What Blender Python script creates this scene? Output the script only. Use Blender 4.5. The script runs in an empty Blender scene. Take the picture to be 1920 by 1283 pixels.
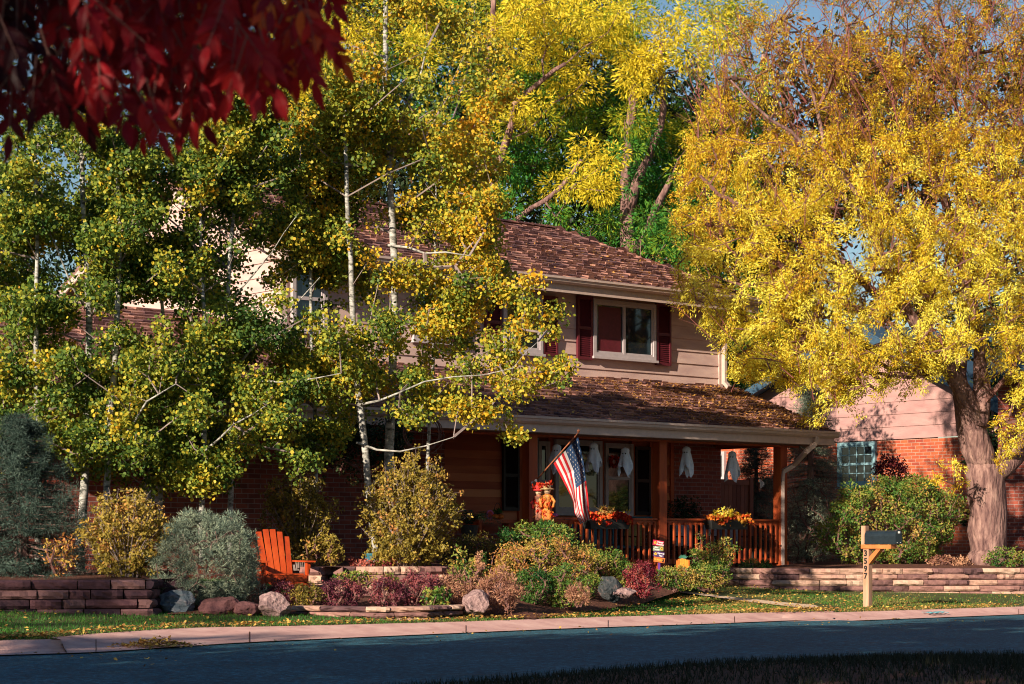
import bpy, math, random
import numpy as np
from mathutils import Vector, Matrix
random.seed(7); RG=np.random.default_rng(11)
sc=bpy.context.scene; COL=sc.collection
F=3733.0; HX,HY=960.0,1010.0
R=math.radians
def P(px,py,Z): return Vector(((px-HX)/F*Z, Z, (HY-py)/F*Z))
def PZ(px,py,z):                      # point on level z seen at that pixel
    Z=F*z/(HY-py); return Vector(((px-HX)/F*Z,Z,z))

# ------------------------------------------------------------------ materials
def newmat(name):
    m=bpy.data.materials.new(name); m.use_nodes=True
    nt=m.node_tree; nt.nodes.clear()
    out=nt.nodes.new('ShaderNodeOutputMaterial')
    return m,nt,out
def N(nt,t,**k):
    n=nt.nodes.new(t)
    for a,b in k.items():
        if a in n.inputs: n.inputs[a].default_value=b
        else: setattr(n,a,b)
    return n
def ramp(nt,stops,fac=None,interp='LINEAR'):
    r=nt.nodes.new('ShaderNodeValToRGB'); e=r.color_ramp.elements
    r.color_ramp.interpolation=interp
    while len(e)<len(stops): e.new(0.5)
    for i,(p,c) in enumerate(stops):
        e[i].position=p; e[i].color=(c[0],c[1],c[2],1)
    if fac is not None: nt.links.new(fac,r.inputs[0])
    return r
def surf(name,stops,scale=8,rough=.8,bump=.3,bscale=None,bdist=.01,detail=6,stretch=(1,1,1),attr=None,attrmix=.5,metal=0,spec=.3,coat=0):
    """noise coloured surface; optional per-face attribute shifts the tone"""
    m,nt,out=newmat(name); L=nt.links
    tc=N(nt,'ShaderNodeTexCoord'); mp=N(nt,'ShaderNodeMapping'); mp.inputs['Scale'].default_value=stretch
    L.new(tc.outputs['Object'],mp.inputs['Vector'])
    nz=N(nt,'ShaderNodeTexNoise',Scale=scale,Detail=detail,Roughness=.65); L.new(mp.outputs[0],nz.inputs['Vector'])
    fac=nz.outputs['Fac']
    if attr:
        at=N(nt,'ShaderNodeAttribute',attribute_name=attr)
        mx=N(nt,'ShaderNodeMix'); mx.inputs[0].default_value=attrmix
        L.new(fac,mx.inputs[2]); L.new(at.outputs['Fac'],mx.inputs[3]); fac=mx.outputs[0]
    r=ramp(nt,stops,fac)
    b=N(nt,'ShaderNodeBsdfPrincipled'); b.inputs['Roughness'].default_value=rough; b.inputs['Metallic'].default_value=metal
    b.inputs['Specular IOR Level'].default_value=spec; b.inputs['Coat Weight'].default_value=coat
    L.new(r.outputs[0],b.inputs['Base Color'])
    n2=N(nt,'ShaderNodeTexNoise',Scale=bscale or scale*4,Detail=5); L.new(mp.outputs[0],n2.inputs['Vector'])
    bp=N(nt,'ShaderNodeBump',Strength=bump,Distance=bdist); L.new(n2.outputs['Fac'],bp.inputs['Height']); L.new(bp.outputs[0],b.inputs['Normal'])
    L.new(b.outputs[0],out.inputs[0]); return m
def flat(name,c,rough=.6,metal=0,spec=.4,var=.25,scale=12):
    lo=[x*(1-var) for x in c]; hi=[min(1,x*(1+var)) for x in c]
    return surf(name,[(.3,lo),(.7,hi)],scale=scale,rough=rough,metal=metal,spec=spec,bump=.12,bdist=.003)
def leafmat(name,stops,trans=.35,rough=.55,spec=.25):
    m,nt,out=newmat(name); L=nt.links
    at=N(nt,'ShaderNodeAttribute',attribute_name='v')
    r=ramp(nt,stops,at.outputs['Fac'])
    b=N(nt,'ShaderNodeBsdfPrincipled'); b.inputs['Roughness'].default_value=rough; b.inputs['Specular IOR Level'].default_value=spec
    t=N(nt,'ShaderNodeBsdfTranslucent'); mx=N(nt,'ShaderNodeMixShader'); mx.inputs[0].default_value=trans
    L.new(r.outputs[0],b.inputs['Base Color']); L.new(r.outputs[0],t.inputs[0])
    L.new(b.outputs[0],mx.inputs[1]); L.new(t.outputs[0],mx.inputs[2]); L.new(mx.outputs[0],out.inputs[0]); return m
def brickmat(name,axis,c1,c2,mortar):
    m,nt,out=newmat(name); L=nt.links
    tc=N(nt,'ShaderNodeTexCoord'); sp=N(nt,'ShaderNodeSeparateXYZ'); cb=N(nt,'ShaderNodeCombineXYZ')
    L.new(tc.outputs['Object'],sp.inputs[0]); L.new(sp.outputs[axis],cb.inputs[0]); L.new(sp.outputs[2],cb.inputs[1])
    bt=N(nt,'ShaderNodeTexBrick'); bt.inputs['Scale'].default_value=1
    bt.inputs['Brick Width'].default_value=.235; bt.inputs['Row Height'].default_value=.08; bt.inputs['Mortar Size'].default_value=.0075
    bt.inputs['Color1'].default_value=(*c1,1); bt.inputs['Color2'].default_value=(*c2,1); bt.inputs['Mortar'].default_value=(*mortar,1)
    bt.inputs['Bias'].default_value=-.1; L.new(cb.outputs[0],bt.inputs['Vector'])
    nz=N(nt,'ShaderNodeTexNoise',Scale=7,Detail=6); L.new(tc.outputs['Object'],nz.inputs['Vector'])
    mx=N(nt,'ShaderNodeMix',data_type='RGBA',blend_type='MULTIPLY'); mx.inputs[0].default_value=.55
    rr=ramp(nt,[(.3,(.45,.45,.5)),(.7,(1.25,1.2,1.15))],nz.outputs['Fac'])
    L.new(bt.outputs['Color'],mx.inputs[6]); L.new(rr.outputs[0],mx.inputs[7])
    b=N(nt,'ShaderNodeBsdfPrincipled'); b.inputs['Roughness'].default_value=.85
    L.new(mx.outputs[2],b.inputs['Base Color'])
    bp=N(nt,'ShaderNodeBump',Strength=.6,Distance=.008); bp.invert=True
    L.new(bt.outputs['Fac'],bp.inputs['Height']); L.new(bp.outputs[0],b.inputs['Normal']); L.new(b.outputs[0],out.inputs[0]); return m
def glassmat(name,c=(.01,.015,.02)):
    m,nt,out=newmat(name); L=nt.links
    b=N(nt,'ShaderNodeBsdfPrincipled'); b.inputs['Base Color'].default_value=(*c,1); b.inputs['Roughness'].default_value=.04
    b.inputs['Specular IOR Level'].default_value=.9
    tc=N(nt,'ShaderNodeTexCoord'); nz=N(nt,'ShaderNodeTexNoise',Scale=1.6,Detail=1); L.new(tc.outputs['Object'],nz.inputs['Vector'])
    bp=N(nt,'ShaderNodeBump',Strength=.08,Distance=.05); L.new(nz.outputs['Fac'],bp.inputs['Height']); L.new(bp.outputs[0],b.inputs['Normal'])
    L.new(b.outputs[0],out.inputs[0]); return m

M={}
M['siding']=surf('siding_paint',[(.25,(.42,.27,.26)),(.75,(.64,.46,.41))],scale=1.4,rough=.6,bump=.15,bscale=30,stretch=(1,1,4))
M['gable']=surf('gable_paint',[(.25,(.30,.15,.15)),(.75,(.48,.28,.26))],scale=1.2,rough=.6,bump=.15,bscale=30,stretch=(1,1,4))
M['trim']=flat('cream_trim',(.50,.37,.33),rough=.5,var=.12)
M['white']=flat('white_paint',(.62,.60,.58),rough=.45,var=.08)
M['winframe']=flat('window_frame_paint',(.42,.36,.38),rough=.45,var=.1)
M['soffit']=flat('soffit_paint',(.20,.11,.09),rough=.7)
M['shutter']=flat('maroon_shutter',(.10,.012,.02),rough=.5,var=.2)
M['darkshutter']=flat('black_shutter',(.012,.006,.008),rough=.5,var=.2)
M['cedar']=surf('stained_cedar',[(.3,(.24,.035,.018)),(.55,(.40,.075,.022)),(.8,(.52,.13,.035))],scale=5,rough=.5,bump=.25,stretch=(1,1,.12),bscale=26)
M['cedarboard']=surf('cedar_boards',[(.3,(.30,.06,.028)),(.5,(.48,.13,.055)),(.75,(.60,.22,.10))],scale=4,rough=.6,bump=.25,stretch=(.15,1,1),attr='v',attrmix=.45)
M['fence']=surf('fence_wood',[(.3,(.14,.05,.04)),(.7,(.27,.11,.08))],scale=5,rough=.7,stretch=(1,1,.15),attr='v',attrmix=.4)
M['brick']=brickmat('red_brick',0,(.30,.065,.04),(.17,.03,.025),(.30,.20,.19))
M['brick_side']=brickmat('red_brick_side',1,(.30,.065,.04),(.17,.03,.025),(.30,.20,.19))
M['brick_lit']=brickmat('sunlit_brick',0,(.50,.10,.035),(.26,.04,.025),(.42,.25,.19))  # brighter copy of the red brick, sunlight put into its colour
M['shake']=surf('cedar_shakes',[(.2,(.045,.02,.035)),(.45,(.16,.075,.07)),(.7,(.32,.155,.12)),(.9,(.46,.26,.18))],scale=6,rough=.9,bump=.6,bscale=40,attr='v',attrmix=.42,stretch=(1,.4,1))
M['dark']=flat('dark_interior',(.01,.006,.008),rough=.9)
M['glass']=glassmat('window_glass')
M['curtain']=flat('curtain',(.25,.22,.24),rough=.9)
M['concrete']=surf('gutter_concrete',[(.25,(.42,.22,.21)),(.5,(.58,.34,.31)),(.75,(.70,.46,.41))],scale=3,rough=.85,bump=.25,bscale=50,bdist=.005)
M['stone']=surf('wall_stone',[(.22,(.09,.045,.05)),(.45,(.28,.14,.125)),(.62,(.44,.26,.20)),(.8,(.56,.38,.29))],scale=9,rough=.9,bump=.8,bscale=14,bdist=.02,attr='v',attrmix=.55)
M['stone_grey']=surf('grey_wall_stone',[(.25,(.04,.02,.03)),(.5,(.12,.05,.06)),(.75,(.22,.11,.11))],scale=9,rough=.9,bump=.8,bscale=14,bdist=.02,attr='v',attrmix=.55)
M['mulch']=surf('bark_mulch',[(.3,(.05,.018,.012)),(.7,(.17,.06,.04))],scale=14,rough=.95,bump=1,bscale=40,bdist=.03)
M['lawn']=surf('lawn_soil',[(.3,(.04,.05,.012)),(.55,(.07,.09,.02)),(.8,(.16,.10,.03))],scale=2.2,rough=.95,bump=.8,bscale=60,bdist=.02)
M['path']=surf('sandy_path',[(.3,(.55,.38,.26)),(.7,(.75,.55,.40))],scale=9,rough=.95,bump=.5)
M['bark_aspen']=None
def aspenbark():
    m,nt,out=newmat('aspen_bark'); L=nt.links
    tc=N(nt,'ShaderNodeTexCoord'); mp=N(nt,'ShaderNodeMapping'); mp.inputs['Scale'].default_value=(1,1,2.6); L.new(tc.outputs['Object'],mp.inputs[0])
    nz=N(nt,'ShaderNodeTexNoise',Scale=6,Detail=8,Roughness=.75); L.new(mp.outputs[0],nz.inputs[0])
    r=ramp(nt,[(.38,(.03,.03,.03)),(.46,(.20,.19,.17)),(.56,(.42,.40,.38)),(.8,(.58,.54,.50))],nz.outputs['Fac'])
    b=N(nt,'ShaderNodeBsdfPrincipled'); b.inputs['Roughness'].default_value=.8; L.new(r.outputs[0],b.inputs['Base Color'])
    bp=N(nt,'ShaderNodeBump',Strength=.3,Distance=.01); L.new(nz.outputs['Fac'],bp.inputs['Height']); L.new(bp.outputs[0],b.inputs['Normal'])
    L.new(b.outputs[0],out.inputs[0]); return m
M['bark_aspen']=aspenbark()
M['bark']=surf('furrowed_bark',[(.3,(.05,.022,.025)),(.5,(.20,.11,.10)),(.75,(.42,.26,.22))],scale=7,rough=.95,bump=1,bscale=11,bdist=.06,stretch=(1.6,1.6,.35))
M['twig']=flat('twig_bark',(.16,.075,.065),rough=.9)
M['redtwig']=flat('red_twig_bark',(.20,.06,.055),rough=.9)
M['paletwig']=flat('pale_twig_bark',(.25,.19,.18),rough=.9)
M['aspen_leaf']=leafmat('aspen_leaves',[(0,(.04,.095,.02)),(.3,(.13,.20,.03)),(.55,(.36,.36,.04)),(.75,(.60,.45,.04)),(1,(.75,.36,.02))],trans=.32)
M['locust_leaf']=leafmat('locust_leaves',[(0,(.06,.14,.02)),(.25,(.34,.13,.015)),(.5,(.56,.32,.02)),(.75,(.74,.57,.03)),(1,(.86,.78,.12))],trans=.38)
M['ash_leaf']=leafmat('ash_leaves',[(0,(.012,.09,.02)),(.3,(.05,.22,.03)),(.55,(.20,.30,.02)),(.75,(.50,.42,.02)),(1,(.78,.60,.04))],trans=.35)
M['dark_leaf']=leafmat('dark_leaves',[(0,(.012,.03,.014)),(.5,(.035,.06,.02)),(.8,(.12,.05,.02)),(1,(.25,.10,.02))],trans=.2)
M['red_leaf']=leafmat('red_leaves',[(0,(.03,.001,.006)),(.4,(.24,.005,.016)),(.8,(.55,.018,.02)),(1,(.85,.25,.03))],trans=.45,rough=.5)
M['spruce']=leafmat('spruce_needles',[(0,(.03,.055,.045)),(.5,(.11,.155,.12)),(1,(.40,.44,.30))],trans=.1)
M['green_shrub']=leafmat('green_shrub_leaves',[(0,(.02,.08,.02)),(.4,(.08,.18,.03)),(.7,(.26,.28,.05)),(1,(.5,.30,.08))],trans=.3)
M['gold_shrub']=leafmat('golden_shrub_leaves',[(0,(.09,.08,.02)),(.5,(.32,.24,.04)),(.8,(.48,.33,.07)),(1,(.5,.22,.07))],trans=.3)
M['pink_shrub']=leafmat('russet_shrub_leaves',[(0,(.12,.05,.05)),(.5,(.34,.15,.10)),(1,(.55,.30,.18))],trans=.3)
M['barberry']=leafmat('barberry_leaves',[(0,(.04,.008,.02)),(.5,(.16,.035,.06)),(1,(.38,.10,.10))],trans=.25)
M['burning']=leafmat('crimson_leaves',[(0,(.07,.01,.02)),(.5,(.27,.025,.05)),(1,(.50,.14,.10))],trans=.3)
M['grass']=leafmat('grass_blades',[(0,(.02,.10,.015)),(.5,(.07,.20,.025)),(.8,(.22,.22,.05)),(1,(.42,.26,.09))],trans=.3)
M['verge_grass']=leafmat('dry_verge_grass_shaded',[(0,(.012,.014,.006)),(.5,(.03,.03,.012)),(1,(.07,.05,.02))],trans=.1)  # tree shade darkened into the dry blade colour
M['litter']=leafmat('fallen_leaf_litter',[(0,(.20,.08,.03)),(.5,(.45,.23,.06)),(1,(.65,.45,.10))],trans=.1)
M['flower']=leafmat('flower_petals',[(0,(.35,.01,.01)),(.5,(.65,.05,.015)),(.8,(.70,.22,.03)),(1,(.70,.42,.06))],trans=.25)
M['rock']=surf('granite',[(.3,(.10,.06,.06)),(.5,(.26,.16,.16)),(.7,(.44,.30,.28))],scale=16,rough=.85,bump=1,bscale=16,bdist=.05)
M['rock_blue']=surf('slate_boulder',[(.3,(.05,.07,.09)),(.5,(.10,.13,.16)),(.75,(.26,.22,.24))],scale=9,rough=.75,bump=1,bscale=9,bdist=.06,stretch=(1,1,2))
M['rock_dark']=surf('dark_rock',[(.3,(.015,.022,.028)),(.55,(.05,.055,.06)),(.75,(.20,.11,.10))],scale=12,rough=.9,bump=1,bscale=12,bdist=.05)
M['rock_red']=surf('red_sandstone',[(.3,(.09,.035,.04)),(.7,(.19,.08,.08))],scale=8,rough=.9,bump=1,bscale=10,bdist=.05)
M['orange']=surf('orange_painted_wood',[(.3,(.25,.025,.008)),(.5,(.40,.05,.01)),(.75,(.52,.085,.016))],scale=6,rough=.5,bump=.2,stretch=(1,1,.2))
M['blackmetal']=flat('black_enamel',(.012,.02,.028),rough=.32,spec=.6,var=.3)
M['black']=flat('black_print',(.008,.008,.01),rough=.6)
M['palewood']=surf('pale_post_wood',[(.3,(.30,.14,.08)),(.55,(.46,.26,.17)),(.75,(.56,.36,.25))],scale=9,rough=.7,stretch=(1,1,.15))
M['orangewood']=surf('orange_stained_wood',[(.3,(.36,.11,.03)),(.7,(.55,.20,.06))],scale=6,rough=.6,stretch=(1,1,.3))
def plain(n,c,rough=.6,**k): M[n]=flat(n,c,rough=rough,**k)
plain('flag_red',(.50,.012,.02),.8,var=.08); plain('flag_white',(.62,.58,.60),.8,var=.06); plain('flag_blue',(.018,.05,.13),.8,var=.1)
plain('ghost_cloth',(.66,.70,.80),.9,var=.15); plain('teal_paint',(.02,.12,.17)); plain('plaid',(.30,.30,.36),var=.5,scale=40)
plain('straw',(.60,.42,.20)); plain('scarf_red',(.55,.03,.03)); plain('cloth_orange',(.50,.17,.03),var=.7,scale=22); plain('skin_cloth',(.6,.42,.28)); plain('calico',(.34,.13,.08),var=.8,scale=30)
plain('sign_crimson',(.40,.01,.05)); plain('sign_sage',(.16,.20,.12)); plain('sign_purple',(.07,.03,.12)); plain('sign_orange',(.55,.14,.03)); plain('purple',(.12,.03,.25))
plain('print_white',(.75,.72,.72)); plain('print_yellow',(.75,.45,.05)); plain('pumpkin',(.60,.14,.015)); plain('pumpkin_yellow',(.70,.26,.03)); plain('pot',(.02,.02,.02))
plain('teal_leaf',(.04,.16,.11)); plain('pale_blue',(.20,.34,.40)); plain('paint_cyan',(.09,.30,.36)); plain('pink',(.5,.12,.3)); plain('brass',(.4,.25,.1))
plain('red_plastic',(.6,.01,.01)); plain('wood_pole',(.35,.12,.06)); plain('vent_blue',(.03,.07,.12)); plain('cushion_gold',(.40,.28,.08),var=.6,scale=40)
def asphalt():
    m,nt,out=newmat('asphalt'); L=nt.links
    tc=N(nt,'ShaderNodeTexCoord')
    a=N(nt,'ShaderNodeTexNoise',Scale=.9,Detail=7,Roughness=.7); b_=N(nt,'ShaderNodeTexVoronoi',Scale=42); c=N(nt,'ShaderNodeTexNoise',Scale=17,Detail=7,Roughness=.85)
    for x in (a,b_,c): L.new(tc.outputs['Object'],x.inputs['Vector'])
    r=ramp(nt,[(.3,(.004,.046,.078)),(.5,(.008,.068,.108)),(.7,(.018,.090,.135))],a.outputs['Fac'])
    r2=ramp(nt,[(.40,(.25,.3,.35)),(.47,(.8,.8,.8)),(.53,(1.3,1.3,1.25)),(.60,(3.6,3.2,2.9))],c.outputs['Fac'])
    mx=N(nt,'ShaderNodeMix',data_type='RGBA',blend_type='MULTIPLY'); mx.inputs[0].default_value=1
    L.new(r.outputs[0],mx.inputs[6]); L.new(r2.outputs[0],mx.inputs[7])
    b=N(nt,'ShaderNodeBsdfPrincipled'); b.inputs['Roughness'].default_value=.8; L.new(mx.outputs[2],b.inputs['Base Color'])
    bp=N(nt,'ShaderNodeBump',Strength=.7,Distance=.01); L.new(b_.outputs['Distance'],bp.inputs['Height']); L.new(bp.outputs[0],b.inputs['Normal'])
    L.new(b.outputs[0],out.inputs[0]); return m
M['asphalt']=asphalt()

# ------------------------------------------------------------------ objects
def tag(o,label=None,cat=None,group=None,kind=None):
    if label: o['label']=label
    if cat: o['category']=cat
    if group: o['group']=group
    if kind: o['kind']=kind
    return o
def empty(name,loc=(0,0,0),rz=0,label=None,cat=None,group=None):
    o=bpy.data.objects.new(name,None); COL.objects.link(o); o.location=loc; o.rotation_euler=(0,0,rz); o.empty_display_size=.2
    return tag(o,label,cat,group)
class MB:
    def __init__(s): s.v=[]; s.f=[]; s.a=[]; s.mi=[]; s.cur=0; s.val=.5
    def face(s,pts,val=None):
        b=len(s.v); s.v.extend([tuple(p) for p in pts]); s.f.append(tuple(range(b,b+len(pts)))); s.a.append(s.val if val is None else val); s.mi.append(s.cur)
    def mesh(s,vs,fs,val=None):
        b=len(s.v); s.v.extend([tuple(p) for p in vs])
        for f in fs: s.f.append(tuple(b+i for i in f)); s.a.append(s.val if val is None else val); s.mi.append(s.cur)
    def box(s,x0,x1,y0,y1,z0,z1,val=None,T=None):
        vs=[Vector((x,y,z)) for z in (z0,z1) for y in (y0,y1) for x in (x0,x1)]
        if T is not None: vs=[T@v for v in vs]
        s.mesh(vs,[(0,2,3,1),(4,5,7,6),(0,1,5,4),(2,6,7,3),(0,4,6,2),(1,3,7,5)],val)
    def beam(s,a,b,w,h,up=(0,0,1),val=None):
        a=Vector(a); b=Vector(b); d=(b-a).normalized(); sd=d.cross(Vector(up)).normalized(); u=sd.cross(d)
        vs=[p+sd*(w/2*i)+u*(h/2*j) for p in (a,b) for (i,j) in ((-1,-1),(1,-1),(1,1),(-1,1))]
        s.mesh(vs,[(3,2,1,0),(4,5,6,7),(0,1,5,4),(1,2,6,5),(2,3,7,6),(3,0,4,7)],val)
    def tube(s,pts,rs,n=8,cap=True,val=None):
        pts=[Vector(p) for p in pts]
        if not hasattr(rs,'__len__'): rs=[rs]*len(pts)
        vs=[]; ref=Vector((.31,.2,.93))
        for i,p in enumerate(pts):
            d=(pts[min(i+1,len(pts)-1)]-pts[max(i-1,0)])
            d=d.normalized() if d.length>1e-9 else Vector((0,0,1))
            a=d.cross(ref)
            if a.length<.05: a=d.cross(Vector((1,0,0)))
            a.normalize(); b=d.cross(a)
            for k in range(n):
                t=2*math.pi*k/n; vs.append(p+(a*math.cos(t)+b*math.sin(t))*rs[i])
        fs=[]
        for i in range(len(pts)-1):
            for k in range(n):
                k2=(k+1)%n; fs.append((i*n+k,i*n+k2,(i+1)*n+k2,(i+1)*n+k))
        if cap: fs.append(tuple(range(n))[::-1]); fs.append(tuple((len(pts)-1)*n+k for k in range(n)))
        s.mesh(vs,fs,val)
    def lathe(s,c,prof,n=16,sx=1,sy=1,val=None):
        c=Vector(c); vs=[c+Vector((r*sx*math.cos(2*math.pi*k/n),r*sy*math.sin(2*math.pi*k/n),z)) for (r,z) in prof for k in range(n)]
        fs=[(i*n+k,i*n+(k+1)%n,(i+1)*n+(k+1)%n,(i+1)*n+k) for i in range(len(prof)-1) for k in range(n)]
        s.mesh(vs,fs+[tuple(range(n))[::-1],tuple((len(prof)-1)*n+k for k in range(n))],val)
    def prism(s,poly,off,val=None):
        """closed flat outline (3-D points) extruded by vector off"""
        n=len(poly); a=[Vector(p) for p in poly]; b=[p+Vector(off) for p in a]
        s.mesh(a+b,[tuple(range(n))[::-1],tuple(range(n,2*n))]+[(i,(i+1)%n,n+(i+1)%n,n+i) for i in range(n)],val)
    def build(s,name,mat,parent=None,smooth=False):
        me=bpy.data.meshes.new(name); me.from_pydata(s.v,[],s.f)
        for m in (mat if isinstance(mat,(list,tuple)) else [mat]): me.materials.append(m)
        at=me.attributes.new('v','FLOAT','FACE'); at.data.foreach_set('value',np.array(s.a,dtype=np.float32))
        me.polygons.foreach_set('material_index',np.array(s.mi,dtype=np.int32))
        if smooth: me.polygons.foreach_set('use_smooth',[True]*len(s.f))
        me.update(); o=bpy.data.objects.new(name,me); COL.objects.link(o)
        if parent: o.parent=parent
        return o
def npmesh(name,V,k,vals,mat,parent=None):
    """V: (n*k,3) verts, n faces of k corners"""
    n=len(V)//k; me=bpy.data.meshes.new(name)
    me.vertices.add(len(V)); me.vertices.foreach_set('co',V.astype(np.float32).ravel())
    me.loops.add(len(V)); me.loops.foreach_set('vertex_index',np.arange(len(V),dtype=np.int32))
    me.polygons.add(n); me.polygons.foreach_set('loop_start',np.arange(0,n*k,k,dtype=np.int32))
    me.update(calc_edges=True); me.materials.append(mat)
    at=me.attributes.new('v','FLOAT','FACE'); at.data.foreach_set('value',np.clip(vals,0,1).astype(np.float32))
    o=bpy.data.objects.new(name,me); COL.objects.link(o)
    if parent: o.parent=parent
    return o
HEX=np.array([(0,0),(.3,.48),(.72,.46),(1,0),(.72,-.46),(.3,-.48)])
LAN=np.array([(0,0),(.4,.5),(1,0),(.4,-.5)])
def unit(a): return a/np.maximum(np.linalg.norm(a,axis=1,keepdims=True),1e-9)
def leaves(name,C,Rr,Vv,per,L,W,mat,parent=None,shape='round',mode='random',droop=.3,vs=.12,flatz=.8,shell=.4,off=None,sun_up=0):
    C=np.asarray(C,float); Rr=np.asarray(Rr,float); Vv=np.asarray(Vv,float); n=len(C)
    cnt=np.maximum(3,(per*(Rr/Rr.mean())**2*RG.uniform(.6,1.4,n)).astype(int)); idx=np.repeat(np.arange(n),cnt); m=len(idx)
    d=unit(RG.normal(size=(m,3))); rad=RG.uniform(shell,1,m)**(.6)
    off_=d*(rad*Rr[idx])[:,None]; off_[:,2]*=flatz; p=C[idx]+off_
    if mode=='random': di=unit(RG.normal(size=(m,3))+np.array([0,0,-droop]))
    elif mode=='radial': di=unit(d+RG.normal(size=(m,3))*.35+np.array([0,0,-droop]))
    elif mode=='up': di=unit(d*.5+RG.normal(size=(m,3))*.45+np.array([0,0,droop]))
    elif mode=='frond':
        ax=unit(RG.normal(size=(n,3))*np.array([1,1,.35])+np.array([-.2,-.2,-droop]))
        di=unit(ax[idx]+RG.normal(size=(m,3))*.45)
        p=C[idx]+off_*.62+ax[idx]*(RG.uniform(-1.25,1.25,m)*Rr[idx])[:,None]+np.array([0,0,-.5])*(RG.uniform(0,1,m)**2*Rr[idx])[:,None]
    si=unit(np.cross(di,RG.normal(size=(m,3))))
    s=RG.uniform(.7,1.25,m)*L; sh=HEX if shape=='round' else LAN; k=len(sh)
    V=p[:,None,:]+di[:,None,:]*(sh[None,:,0,None]*s[:,None,None])+si[:,None,:]*(sh[None,:,1,None]*(s*W)[:,None,None])
    v=Vv[idx]+RG.normal(size=m)*vs
    return npmesh(name,V.reshape(-1,3),k,v,mat,parent)
def skeleton(mb,main,clumps,r0=.006,minr=.006,maxr=.2,n=5,power=.45,bias=.15,wob=.13):
    """join every clump centre to the limbs by branches; radii grow towards the trunk"""
    pos=[Vector(p) for p in main]; par=[-1]*len(main); load=[0]*len(main)
    base=len(main); C=[Vector(c) for c in clumps]
    root=pos[0]
    arr=np.array([tuple(p) for p in pos]); order=sorted(range(len(C)),key=lambda i:min((C[i]-p).length for p in pos))
    plist=[tuple(p) for p in pos]; depth=[0]*len(pos)
    for i in order:
        c=C[i]; A=np.array(plist); dd=np.linalg.norm(A-np.array(c),axis=1); D=np.array(depth)
        cost=dd+bias*D+np.maximum(0,A[:,2]-(c.z-.45*dd))*.9
        j=int(np.argmin(cost)); a=Vector(plist[j]); l=(c-a).length; k=max(1,min(6,int(l/.5))); prev=j
        for t in range(1,k+1):
            q=a.lerp(c,t/k)
            if t<k: q=q+Vector((random.uniform(-1,1),random.uniform(-1,1),random.uniform(-.3,1)))*wob*l**.5
            plist.append(tuple(q)); par.append(prev); depth.append(depth[prev]+.5*l/k); load.append(0); prev=len(plist)-1
        load[prev]+=1
    for i in range(len(plist)-1,base-1,-1):
        load[par[i]]+=load[i]
    for i in range(base,len(plist)):
        p=par[i]; rb=min(maxr,max(minr,r0*load[i]**power)); ra=min(maxr,max(minr,r0*max(1,load[p] if p>=base else load[i])**power)) if p>=base else rb*1.15
        a,b=Vector(plist[p]),Vector(plist[i])
        if (a-b).length>1e-4: mb.tube([a,b],[min(ra,rb*1.5),rb],n=n,cap=False)
def inpoly(x,y,poly):
    c=False; j=len(poly)-1
    for i in range(len(poly)):
        xi,yi=poly[i]; xj,yj=poly[j]
        if (yi>y)!=(yj>y) and x<(xj-xi)*(y-yi)/(yj-yi)+xi: c=not c
        j=i
    return c
def polyclumps(poly,n,Zc,Zr,r,vf,holes=(),front=1):
    xs=[p[0] for p in poly]; ys=[p[1] for p in poly]; C=[];Q=[];V=[]; cx=(min(xs)+max(xs))/2; cy=(min(ys)+max(ys))/2; hx=(max(xs)-min(xs))/2; hy=(max(ys)-min(ys))/2; t=0
    while len(C)<n and t<n*60:
        t+=1; x=random.uniform(min(xs),max(xs)); y=random.uniform(min(ys),max(ys))
        if not inpoly(x,y,poly): continue
        if any((x-a)**2/(b*b)+(y-c)**2/(d*d)<1 for a,c,b,d in holes): continue
        e=min(1,((x-cx)/hx)**2*.7+((y-cy)/hy)**2*.5); dz=Zr*math.sqrt(max(.08,1-e))
        k=random.uniform(-1,1); k=(-abs(k)**.5 if random.random()<front else k)
        C.append(P(x,y,Zc+dz*k)); Q.append(r*random.uniform(.7,1.3)); V.append(vf(x,y))
    return C,Q,V
def blobclumps(bl,Z,Zr,r,per=1.0):
    """bl: (px,py,radius px,v,[rx/ry]) -> sub clumps"""
    C=[];Q=[];V=[]
    for b in bl:
        x,y,rp,v=b[:4]; zc=Z+(b[4] if len(b)>4 else random.uniform(-Zr,Zr)); S=F/Z; rm=rp/S
        n=max(3,int(per*(rm/r)**2*1.6))
        for _ in range(n):
            d=Vector((random.gauss(0,1),random.gauss(0,1),random.gauss(0,1))).normalized()*rm*random.uniform(.25,1)**.6
            q=P(x,y,zc)+Vector((d.x,d.y,d.z*.85)); C.append(q); Q.append(r*random.uniform(.7,1.3)); V.append(v+random.gauss(0,.09))
    return C,Q,V

# ------------------------------------------------------------------ light, camera
SUN=Vector((-.56,-.83,.0)).normalized(); EL=R(21.5)
SUN=Vector((SUN.x*math.cos(EL),SUN.y*math.cos(EL),math.sin(EL)))
w=bpy.data.worlds.new('World'); sc.world=w; w.use_nodes=True; nt=w.node_tree
bg=nt.nodes['Background']; sky=nt.nodes.new('ShaderNodeTexSky'); sky.sky_type='NISHITA'; sky.sun_disc=False
sky.sun_elevation=EL; sky.sun_rotation=math.atan2(SUN.x,SUN.y); sky.air_density=1.3; sky.dust_density=.2; sky.ozone_density=4.0
nt.links.new(sky.outputs[0],bg.inputs[0]); bg.inputs[1].default_value=.052
l=bpy.data.lights.new('sun','SUN'); l.energy=5.0; l.angle=R(.5); l.color=(1,.86,.66); lo=bpy.data.objects.new('sun',l); COL.objects.link(lo)
lo.rotation_euler=(-SUN).to_track_quat('-Z','Y').to_euler(); lo.location=(-20,-20,20)
cam=bpy.data.cameras.new('camera'); co=bpy.data.objects.new('camera',cam); COL.objects.link(co); sc.camera=co
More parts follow.
